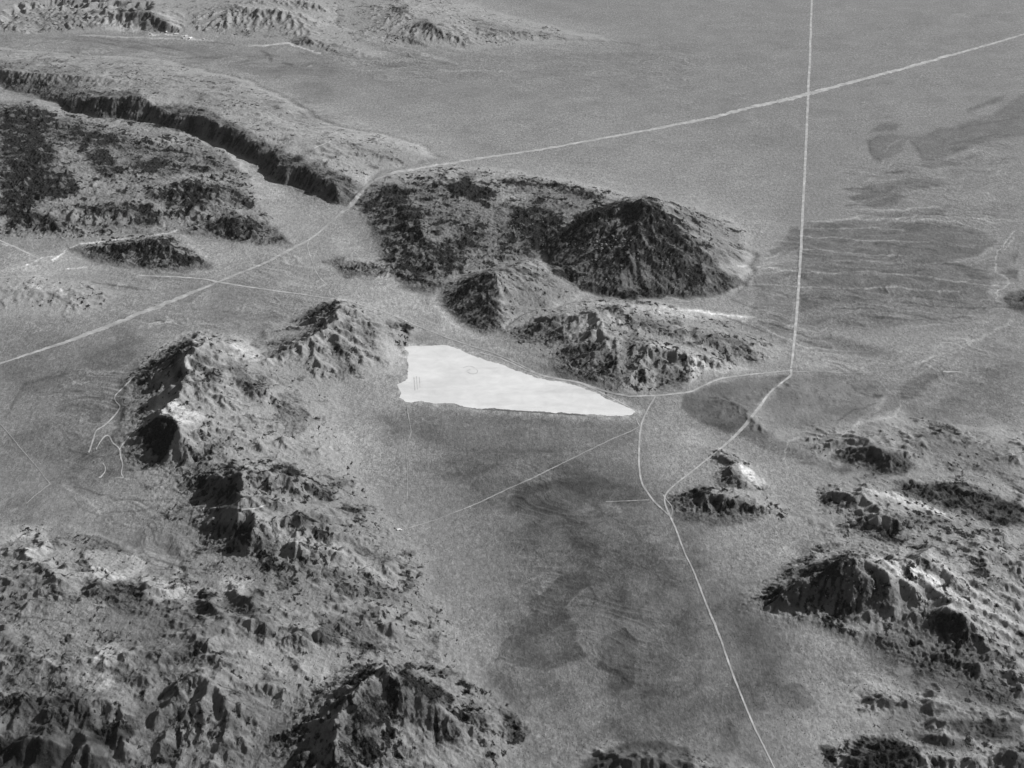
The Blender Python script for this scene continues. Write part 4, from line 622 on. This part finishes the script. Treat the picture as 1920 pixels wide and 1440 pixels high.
def terrain_mat():
    m, t, b = nodes('desert_ground')
    tc = N(t, 'ShaderNodeTexCoord').outputs['Object']
    tone, rock, rgh, flw, pla = (attr(t, k) for k in ('tone', 'rock', 'rough', 'flow', 'plain'))
    # sand and scrub
    tm = N(t, 'ShaderNodeMapping'); tm.inputs['Scale'].default_value = (1, .5, 1); t.links.new(tc, tm.inputs[0]); tg = tm.outputs[0]
    nf = noise(t, tg, 1/6.0, 3, .7)                    # bush-sized speckle
    nm = noise(t, tg, 1/15.0, 4, .65, .5)
    nl = noise(t, tc, 1/240.0, 5, .55)
    g = M(t, 'ADD', M(t, 'MULTIPLY', M(t, 'SUBTRACT', nf, .5), 1.7), M(t, 'MULTIPLY', M(t, 'SUBTRACT', nm, .5), 1.55))
    g = M(t, 'MULTIPLY', M(t, 'MULTIPLY', g, mixf(t, pla, .48, 1.0)), M(t, 'ADD', .35, M(t, 'MULTIPLY', noise(t, tc, 1/520.0, 3, .6, .8), 1.3)))
    g = M(t, 'ADD', g, M(t, 'MULTIPLY', M(t, 'SUBTRACT', nl, .5), .35))
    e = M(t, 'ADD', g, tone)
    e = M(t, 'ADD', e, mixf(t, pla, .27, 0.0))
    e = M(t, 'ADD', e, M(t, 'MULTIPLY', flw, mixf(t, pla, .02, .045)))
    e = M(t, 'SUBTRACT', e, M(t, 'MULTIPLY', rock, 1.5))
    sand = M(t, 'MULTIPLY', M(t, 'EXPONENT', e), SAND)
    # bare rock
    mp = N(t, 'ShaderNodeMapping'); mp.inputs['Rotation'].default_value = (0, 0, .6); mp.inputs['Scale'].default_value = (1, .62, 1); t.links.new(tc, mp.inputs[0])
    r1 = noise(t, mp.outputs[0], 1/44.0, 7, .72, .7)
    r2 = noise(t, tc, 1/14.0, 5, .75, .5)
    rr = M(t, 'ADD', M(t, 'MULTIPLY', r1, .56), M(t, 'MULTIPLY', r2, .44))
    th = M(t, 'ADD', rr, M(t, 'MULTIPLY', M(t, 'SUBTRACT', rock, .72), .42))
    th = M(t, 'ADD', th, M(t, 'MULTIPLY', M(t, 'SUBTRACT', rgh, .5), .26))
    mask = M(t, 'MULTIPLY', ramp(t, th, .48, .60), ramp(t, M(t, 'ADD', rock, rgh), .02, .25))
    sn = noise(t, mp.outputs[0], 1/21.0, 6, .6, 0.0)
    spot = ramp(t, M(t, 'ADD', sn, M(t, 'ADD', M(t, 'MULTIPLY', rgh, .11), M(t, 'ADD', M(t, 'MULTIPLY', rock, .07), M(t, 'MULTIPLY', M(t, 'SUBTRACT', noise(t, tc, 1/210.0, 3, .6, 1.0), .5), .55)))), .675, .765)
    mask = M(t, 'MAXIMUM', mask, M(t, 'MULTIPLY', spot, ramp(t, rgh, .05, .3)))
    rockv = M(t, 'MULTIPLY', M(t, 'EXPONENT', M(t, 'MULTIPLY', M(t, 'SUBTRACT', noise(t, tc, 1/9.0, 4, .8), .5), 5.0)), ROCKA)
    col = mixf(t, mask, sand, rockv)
    cb = N(t, 'ShaderNodeCombineColor')
    for i in range(3): t.links.new(col, cb.inputs[i])
    t.links.new(cb.outputs[0], b.inputs['Base Color'])
    hgt = M(t, 'ADD', M(t, 'MULTIPLY', nm, 2.6), M(t, 'MULTIPLY', nf, .9))
    hgt = M(t, 'ADD', hgt, M(t, 'MULTIPLY', M(t, 'MULTIPLY', r2, M(t, 'MAXIMUM', mask, rock)), 20.0))
    hgt = M(t, 'ADD', hgt, M(t, 'MULTIPLY', M(t, 'MULTIPLY', r1, rgh), 7.0))
    bp = N(t, 'ShaderNodeBump'); bp.inputs['Strength'].default_value = 1.0; bp.inputs['Distance'].default_value = 1.0
    t.links.new(hgt, bp.inputs['Height']); t.links.new(bp.outputs[0], b.inputs['Normal'])
    return m
def simple_mat(name, base, sc, amp, bump=0.0):
    m, t, b = nodes(name)
    tc = N(t, 'ShaderNodeTexCoord').outputs['Object']
    n = noise(t, tc, 1/sc, 5, .65, .3)
    c = M(t, 'MULTIPLY', M(t, 'EXPONENT', M(t, 'MULTIPLY', M(t, 'SUBTRACT', n, .5), amp)), base)
    cb = N(t, 'ShaderNodeCombineColor')
    for i in range(3): t.links.new(c, cb.inputs[i])
    t.links.new(cb.outputs[0], b.inputs['Base Color'])
    if bump:
        bp = N(t, 'ShaderNodeBump'); bp.inputs['Distance'].default_value = bump; t.links.new(n, bp.inputs['Height']); t.links.new(bp.outputs[0], b.inputs['Normal'])
    return m
MT = terrain_mat()

# ------------------------------------------------------------------ objects
def tag(o, label=None, cat=None, group=None, kind=None):
    if label: o['label'] = label
    if cat: o['category'] = cat
    if group: o['group'] = group
    if kind: o['kind'] = kind
    return o
def mesh_np(name, V, F, mat, smooth=True):
    me = bpy.data.meshes.new(name); nv, nf, k = len(V), len(F), F.shape[1]
    me.vertices.add(nv); me.vertices.foreach_set('co', np.ascontiguousarray(V, np.float32).ravel())
    me.loops.add(nf*k); me.loops.foreach_set('vertex_index', np.ascontiguousarray(F, np.int32).ravel())
    me.polygons.add(nf); me.polygons.foreach_set('loop_start', np.arange(0, nf*k, k, dtype=np.int32))
    me.polygons.foreach_set('use_smooth', np.full(nf, smooth))
    me.update(calc_edges=True); me.materials.append(mat)
    o = bpy.data.objects.new(name, me); COL.objects.link(o); return o

# vertex normals of the whole relief, so neighbouring pieces join without a seam
P3 = np.stack([VX, VY, VZ], -1)
dr = np.zeros_like(P3); dc = np.zeros_like(P3)
dr[1:-1] = P3[2:]-P3[:-2]; dr[0] = P3[1]-P3[0]; dr[-1] = P3[-1]-P3[-2]
dc[:, 1:-1] = P3[:, 2:]-P3[:, :-2]; dc[:, 0] = P3[:, 1]-P3[:, 0]; dc[:, -1] = P3[:, -1]-P3[:, -2]
NRM = np.cross(dc, dr); NRM /= np.linalg.norm(NRM, axis=-1, keepdims=True)
VID = np.arange(NR*NC).reshape(NR, NC)
QUADS = np.stack([VID[:-1, :-1], VID[:-1, 1:], VID[1:, 1:], VID[1:, :-1]], -1).reshape(-1, 4)
own = OWN[np.clip(((VY-Y0)/CELL).round().astype(int), 0, NY-1), np.clip(((VX-X0)/CELL).round().astype(int), 0, NX-1)]
fown = own[:-1, :-1].ravel()
flat = P3.reshape(-1, 3); nflat = NRM.reshape(-1, 3)
AT = {'tone': TONE, 'rock': ROCK, 'rough': rough, 'flow': np.clip(np.log1p(flow)-1.2, -1, 3), 'plain': PLAIN}
def piece(name, sel):
    q = QUADS[sel]
    if not len(q): return None
    u, inv = np.unique(q, return_inverse=True)
    o = mesh_np(name, flat[u], inv.reshape(-1, 4), MT)
    for k, A in AT.items():
        a = o.data.attributes.new(k, 'FLOAT', 'POINT'); a.data.foreach_set('value', A.ravel()[u].astype(np.float32))
    o.data.normals_split_custom_set_from_vertices(nflat[u].astype(np.float32))
    return o
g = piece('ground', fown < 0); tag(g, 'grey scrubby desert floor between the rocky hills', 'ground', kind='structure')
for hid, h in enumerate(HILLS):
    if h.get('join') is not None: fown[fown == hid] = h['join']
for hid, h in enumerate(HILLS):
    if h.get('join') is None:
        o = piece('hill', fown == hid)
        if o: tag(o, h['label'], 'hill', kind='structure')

# the plain beyond, to the horizon
def outer_plain():
    U0 = .399; rings = []
    inn = [(u*(ys[0]+1500), ys[0]) for u in np.linspace(-U0, U0, 9)]+[(U0*(y+1500), y) for y in np.linspace(ys[0], ys[-1], 14)[1:-1]]
    inn += [(u*(ys[-1]+1500), ys[-1]) for u in np.linspace(U0, -U0, 9)]+[(-U0*(y+1500), y) for y in np.linspace(ys[-1], ys[0], 14)[1:-1]]
    inn = np.array(inn); c = np.array([0, 8500.])
    V = []
    for k, s in enumerate((0, .03, .3, 1, 3)):
        d = inn-c; L = np.linalg.norm(d, axis=1, keepdims=True)
        p = inn*(1-min(s, 1))+(c+d/L*(20000*(s if s > 1 else 1)))*min(s, 1) if s else inn-d*.01
        V.append(np.c_[p, np.full(len(p), -6.0 if k < 1 else -1.5)])
    n = len(inn); F = []
    for k in range(4):
        for i in range(n):
            j = (i+1) % n; F.append((k*n+i, (k+1)*n+i, (k+1)*n+j, k*n+j))
    F = np.array(F)
    o = mesh_np('desert_plain', np.vstack(V), F, simple_mat('far_desert', SAND, 300, .6), False)
    tag(o, 'open desert plain stretching away beyond the hills', 'plain', kind='structure')
    a = np.array(o.data.polygons[0].normal)
    if a[2] < 0: o.data.flip_normals()
outer_plain()

# dry lake bed
def dry_lake():
    P = []
    n = len(PLAYA)
    for i in range(n):
        a, b = PLAYA[i], PLAYA[(i+1) % n]; L = math.hypot(b[0]-a[0], b[1]-a[1]); k = max(1, int(L/1.2))
        for j in range(k): P.append((a[0]+(b[0]-a[0])*j/k, a[1]+(b[1]-a[1])*j/k))
    P = np.array(P); x, y = unproj(P[:, 0], P[:, 1])
    x = x+fbm(x, y, 40, 4, 301)*10+fbm(x, y, 9, 2, 303)*3; y = y+fbm(x, y, 60, 4, 311)*16+fbm(x, y, 12, 2, 313)*6
    me = bpy.data.meshes.new('dry_lake_bed')
    z = Hf(x, y)+.7
    import bmesh
    bm = bmesh.new(); vs = [bm.verts.new((a, b, c)) for a, b, c in zip(x, y, np.full(len(x), LAKEZ))]
    f = bm.faces.new(vs); bm.normal_update()
    if f.normal.z < 0: f.normal_flip()
    bmesh.ops.triangulate(bm, faces=[f]); bm.to_mesh(me)
    m, t, b = nodes('pale_clay')
    tc = N(t, 'ShaderNodeTexCoord').outputs['Object']
    mp = N(t, 'ShaderNodeMapping'); mp.inputs['Rotation'].default_value = (0, 0, .45); mp.inputs['Scale'].default_value = (1, 3.5, 1); t.links.new(tc, mp.inputs[0])
    n1 = noise(t, mp.outputs[0], 1/420.0, 5, .6, .6); n2 = noise(t, tc, 1/60.0, 5, .6, .8); n3 = noise(t, tc, 1/5.0, 2, .5)
    e = M(t, 'ADD', M(t, 'MULTIPLY', M(t, 'SUBTRACT', n1, .5), .6), M(t, 'MULTIPLY', M(t, 'SUBTRACT', n2, .5), .34))
    e = M(t, 'ADD', e, M(t, 'MULTIPLY', M(t, 'SUBTRACT', n3, .5), .08))
    c = M(t, 'MULTIPLY', M(t, 'EXPONENT', e), .74)
    cb = N(t, 'ShaderNodeCombineColor')
    for i in range(3): t.links.new(c, cb.inputs[i])
    t.links.new(cb.outputs[0], b.inputs['Base Color'])
    me.materials.append(m)
    o = bpy.data.objects.new('dry_lake_bed', me); COL.objects.link(o)
    tag(o, 'smooth white dry lake bed narrowing to a point between the hills', 'dry lake', kind='structure')
dry_lake()

# roads: strips laid on the relief
RM = {}
def road(name, label, cat, pts, wpx_, alb=.5, jit=.25, lift=.9, seed=0, tracks=1):
    if alb not in RM: RM[alb] = simple_mat('graded_dirt', alb, 55, 1.9)
    pts = [(p[0], p[1], (p[2] if len(p) > 2 else wpx_)) for p in pts]
    L = np.r_[0, np.cumsum([math.hypot(b[0]-a[0], b[1]-a[1]) for a, b in zip(pts[:-1], pts[1:])])]
    s = np.arange(0, L[-1], 2.2); P = np.array(pts, float)
    # smooth the traced line a little
    x = np.interp(s, L, P[:, 0]); y = np.interp(s, L, P[:, 1]); wd = np.interp(s, L, P[:, 2])*.82
    k = 5
    if len(s) > 3*k:
        ker = np.hanning(2*k+1); ker /= ker.sum()
        xs = np.convolve(x, ker, 'valid'); yv = np.convolve(y, ker, 'valid'); x[k:-k] = xs; y[k:-k] = yv
    tx = np.gradient(x); ty = np.gradient(y); l = np.hypot(tx, ty)+1e-9; nx, ny = -ty/l, tx/l
    rs = np.random.default_rng(1000+seed)
    def sm(n):
        a = rs.normal(size=n+8); return np.convolve(a, np.ones(5)/5, 'same')[4:-4]*1.6+rs.normal(size=n)*.35
    wob = sm(len(s))*jit*.5*wd
    eL = wd*.5*(1+jit*sm(len(s))); eR = wd*.5*(1+jit*sm(len(s)))
    rows = []
    cen = hit(x+nx*wob, y+ny*wob)
    # edges are offset on the ground plane, from the projected width
    for f in (-1, -.34, .34, 1):
        e = eL if f < 0 else eR
        ax, ay = unproj(x+nx*wob+nx*e*f, y+ny*wob+ny*e*f, cen[2])
        rows.append(np.stack([ax, ay, Hf(ax, ay)+lift], -1))
    V = np.stack(rows, 1); n = len(s); V = V.reshape(-1, 3)
    I = np.arange(n*4).reshape(n, 4)
    F = np.stack([I[:-1, :-1], I[:-1, 1:], I[1:, 1:], I[1:, :-1]], -1).reshape(-1, 4)
    o = mesh_np(name, V, F, RM[alb]); me = o.data
    if sum(p.normal.z for p in me.polygons) < 0: me.flip_normals()
    tag(o, label, cat, kind='structure'); return o
for i, r in enumerate(ROADS): road(*r[:5], **dict(r[5], seed=i))

# ------------------------------------------------------------------ boulders, buildings, scrub
import bmesh
def rock_mesh(seed, alb):
    rs = random.Random(seed); bm = bmesh.new(); bmesh.ops.create_icosphere(bm, subdivisions=2, radius=1)
    cuts = [Vector((rs.gauss(0,1), rs.gauss(0,1), rs.gauss(0,.7))).normalized() for _ in range(7)]
    for v in bm.verts:
        for c in cuts:
            d = v.co.dot(c)-.62
            if d > 0: v.co -= c*d*.9
        v.co.z *= .8
    me = bpy.data.meshes.new('boulder'); bm.to_mesh(me); bm.free(); me.materials.append(alb); return me
MB_ = simple_mat('pale_granite', .34, 3, 2.2, 1.0)
RKS = [rock_mesh(s, MB_) for s in range(5)]
BO = [('cone', [(1110,415),(1160,400),(1210,410),(1250,450),(1290,490),(1300,530),(1250,550),(1160,550),(1090,520),(1060,470)], 95, 'pale angular boulder among many scattered over the black cone', 'boulders on the black cone', 2.2, 5.5),
      ('band', [(1110,442),(1135,438),(1185,452),(1180,465),(1140,470),(1118,475)], 34, 'large bright boulder in the bright cluster high on the black cone', 'bright boulder cluster on the cone', 3.5, 8.0),
      ('shelf', [(955,400),(1040,410),(1040,460),(990,470),(960,440)], 36, 'boulder among the outcrops of the rocky plateau left of the cone', 'boulders on the rocky plateau', 2.2, 5.0),
      ('small', [(900,530),(935,510),(1010,510),(1010,560),(960,580),(925,560)], 26, 'pale boulder on the small two-sided hill below the cone', 'boulders on the small two-sided hill', 2.0, 4.5),
      ('right', [(1480,1090),(1600,1060),(1650,1100),(1650,1140),(1540,1150)], 34, 'pale boulder on the dark face of the sharp lower right mountain', 'boulders on the lower right mountain', 1.6, 4.0),
      ('scarp', [(205,165),(255,165),(285,180),(280,200),(230,195)], 18, 'pale boulder at the lip of the long dark scarp', 'boulders on the scarp lip', 3.0, 6.0)]
rs = np.random.default_rng(77)
for key, P, n, lab, grp, r0, r1 in BO:
    P = np.array(P, float); pts = []
    while len(pts) < n:
        q = P.min(0)+(P.max(0)-P.min(0))*rs.random(2)
        if poly_sd(np.array([q[0]]), np.array([q[1]]), P)[0] > 0: pts.append(q)
    h = hit([p[0] for p in pts], [p[1] for p in pts])
    for k in range(n):
        o = bpy.data.objects.new('boulder', RKS[int(rs.integers(5))]); COL.objects.link(o)
        r = r0+(r1-r0)*rs.random()**2.2
        o.location = (h[0][k], h[1][k], h[2][k]+r*.25); o.scale = (r*rs.uniform(.8,1.3), r*rs.uniform(.8,1.3), r*rs.uniform(.8,1.2))
        o.rotation_euler = (rs.uniform(-.3,.3), rs.uniform(-.3,.3), rs.uniform(0,6.28))
        tag(o, lab, 'boulder', grp)

# old wheel marks on the lake bed
for i, (lb, pts) in enumerate([('faint grey loop of wheel marks in the middle of the lake bed', [(868,690,1.4),(880,686,1.4),(892,690,1.4),(898,697,1.4),(890,702,1.4),(878,700,1.4),(874,696,1.4),(884,692,1.4)]),
        ('left of three short parallel marks near the left end of the lake bed', [(776,708,1.6),(778,733,1.6)]),('middle of three short parallel marks near the left end of the lake bed', [(781,706,1.6),(783,731,1.6)]),('right of three short parallel marks near the left end of the lake bed', [(786,707,1.6),(788,728,1.6)]),
        ('dark drift line along the lower shore of the lake bed', [(905,767.5,1.6),(940,769.5,1.8),(985,772,1.8),(1030,775,1.8),(1065,777,1.6),(1100,779,1.2)])]):
    road('wheel_track', lb, 'track', pts, 1.4, **dict(alb=(.56 if i == 0 else .46 if i < 4 else .14), jit=.3, lift=.75, seed=900+i))
MW = simple_mat('white_paint', .82, 4, .15); MR = simple_mat('white_roof', .86, 5, .15); MD = simple_mat('dark_glass', .05, 2, .3)
def box_bm(bm, x0, x1, y0, y1, z0, z1):
    v = [bm.verts.new((x, y, z)) for z in (z0, z1) for x, y in ((x0,y0),(x1,y0),(x1,y1),(x0,y1))]
    for f in ((0,3,2,1),(4,5,6,7),(0,1,5,4),(1,2,6,5),(2,3,7,6),(3,0,4,7)): bm.faces.new([v[i] for i in f])
def fin(name, bm, mat, parent):
    me = bpy.data.meshes.new(name); bm.to_mesh(me); bm.free(); me.materials.append(mat)
    o = bpy.data.objects.new(name, me); COL.objects.link(o); o.parent = parent; return o
def building(name, px, py, W, D, H, rz, label):
    h = hit([px], [py]); r = bpy.data.objects.new(name, None); COL.objects.link(r)
    r.location = (h[0][0], h[1][0], h[2][0]-.6); r.rotation_euler = (0, 0, rz); tag(r, label, 'building')
    bm = bmesh.new(); box_bm(bm, -W/2, W/2, -D/2, D/2, 0, H); fin('wall', bm, MW, r)
    bm = bmesh.new(); e = .5; rh = D*.22
    A = [bm.verts.new(c) for c in ((-W/2-e,-D/2-e,H),(W/2+e,-D/2-e,H),(W/2+e,D/2+e,H),(-W/2-e,D/2+e,H),(-W/2-e,0,H+rh),(W/2+e,0,H+rh))]
    for f in ((0,1,5,4),(2,3,4,5),(1,2,5),(3,0,4),(0,3,2,1)): bm.faces.new([A[i] for i in f])
    fin('roof', bm, MR, r)
    bm = bmesh.new(); box_bm(bm, -.6, .6, -D/2-.06, -D/2-.003, .1, 2.2); fin('door', bm, MD, r)
    for s in (-1, 1):
        bm = bmesh.new(); box_bm(bm, s*W*.3-.8, s*W*.3+.8, -D/2-.06, -D/2-.003, 1.0, 2.1); fin('window', bm, MD, r)
building('house', 747.5, 994, 13, 9, 4.2, .5, 'larger of the two small white buildings at the end of the thin straight track')
building('shed', 752.5, 994.5, 5.5, 5, 3.2, .5, 'smaller white building just right of its larger neighbour at the track end')
for i, (px, py, s, lb) in enumerate([(331,64.5,34,'white building at the left end of the far settlement below the top hills'),(349,68,26,'white building in the middle of the far settlement below the top hills'),(357,72,30,'white building at the right end of the far settlement, nearest the viewer'),
        (312,61.5,22,'small white building up the slope behind the far settlement'),(283,64.5,24,'lone white building left of the far settlement'),(343,71.5,18,'lowest small white building of the far settlement'),(382,74.5,16,'last small white building right of the far settlement')]):
    building('building', px, py, s, s*.5, 6, .2+i*.5, lb)

# desert scrub: tens of thousands of bushes, one piece of ground cover
def scrub():
    n = SCRUB; rs = np.random.default_rng(5)
    y = 2950+(9500-2950)*rs.random(n*3)**1.15; x = (rs.random(n*3)*2-1)*.37*(y+1500)
    dn = fbm(x, y, 260, 3, 401)+fbm(x, y, 45, 2, 403)*.6
    slope_ok = samp(ROUGH, x, y) < .9
    inl = poly_sd(x, y, PL) < -15
    keep = (rs.random(n*3) < np.clip(.45+dn*1.3, .05, 1)) & inl & slope_ok
    x, y = x[keep][:n], y[keep][:n]; z = Hf(x, y); m = len(x)
    r = .6+1.2*rs.random(m)**2
    a = rs.random(m)*6.28
    base = []
    for k in range(5): base.append((math.cos(k*1.2566), math.sin(k*1.2566), -.1))
    for k in range(5): base.append((.75*math.cos(k*1.2566+.6), .75*math.sin(k*1.2566+.6), .75))
    base.append((0, 0, 1.05)); B = np.array(base)
    jit = 1+.3*rs.standard_normal((m, 11))
    V = np.empty((m, 11, 3)); ca, sa = np.cos(a)[:, None], np.sin(a)[:, None]
    bx, by, bz = B[:, 0][None]*jit, B[:, 1][None]*jit, B[:, 2][None]
    V[..., 0] = (bx*ca-by*sa)*r[:, None]+x[:, None]; V[..., 1] = (bx*sa+by*ca)*r[:, None]+y[:, None]; V[..., 2] = bz*r[:, None]*.8+z[:, None]
    T = []
    for k in range(5):
        l = (k+1) % 5; T += [(k, l, 5+k), (l, 5+l, 5+k), (5+k, 5+l, 10)]
    T = np.array(T); F = (T[None]+np.arange(m)[:, None, None]*11).reshape(-1, 3)
    mt = simple_mat('scrub_leaves', .085, 2, 1.5)
    o = mesh_np('desert_scrub', V.reshape(-1, 3), F, mt, False)
    tag(o, 'dark low desert bushes dotted over the valley floor', 'scrub', kind='stuff')
SCRUB = 60000
scrub()

# ------------------------------------------------------------------ thin desert air
def haze():
    bm = bmesh.new(); box_bm(bm, -9000, 9000, -900, 17500, -60, 3060)
    me = bpy.data.meshes.new('haze'); bm.to_mesh(me); bm.free()
    o = bpy.data.objects.new('haze', me); COL.objects.link(o)
    m = bpy.data.materials.new('air'); m.use_nodes = True; t = m.node_tree; t.nodes.remove(t.nodes['Principled BSDF'])
    v = t.nodes.new('ShaderNodeVolumePrincipled'); v.inputs['Color'].default_value = (.92, .92, .92, 1); v.inputs['Density'].default_value = HAZE
    v.inputs['Anisotropy'].default_value = .2
    t.links.new(v.outputs[0], t.nodes['Material Output'].inputs['Volume']); me.materials.append(m)
    tag(o, 'thin even haze over the desert', 'haze', kind='stuff')
HAZE = 2.6e-6
haze()
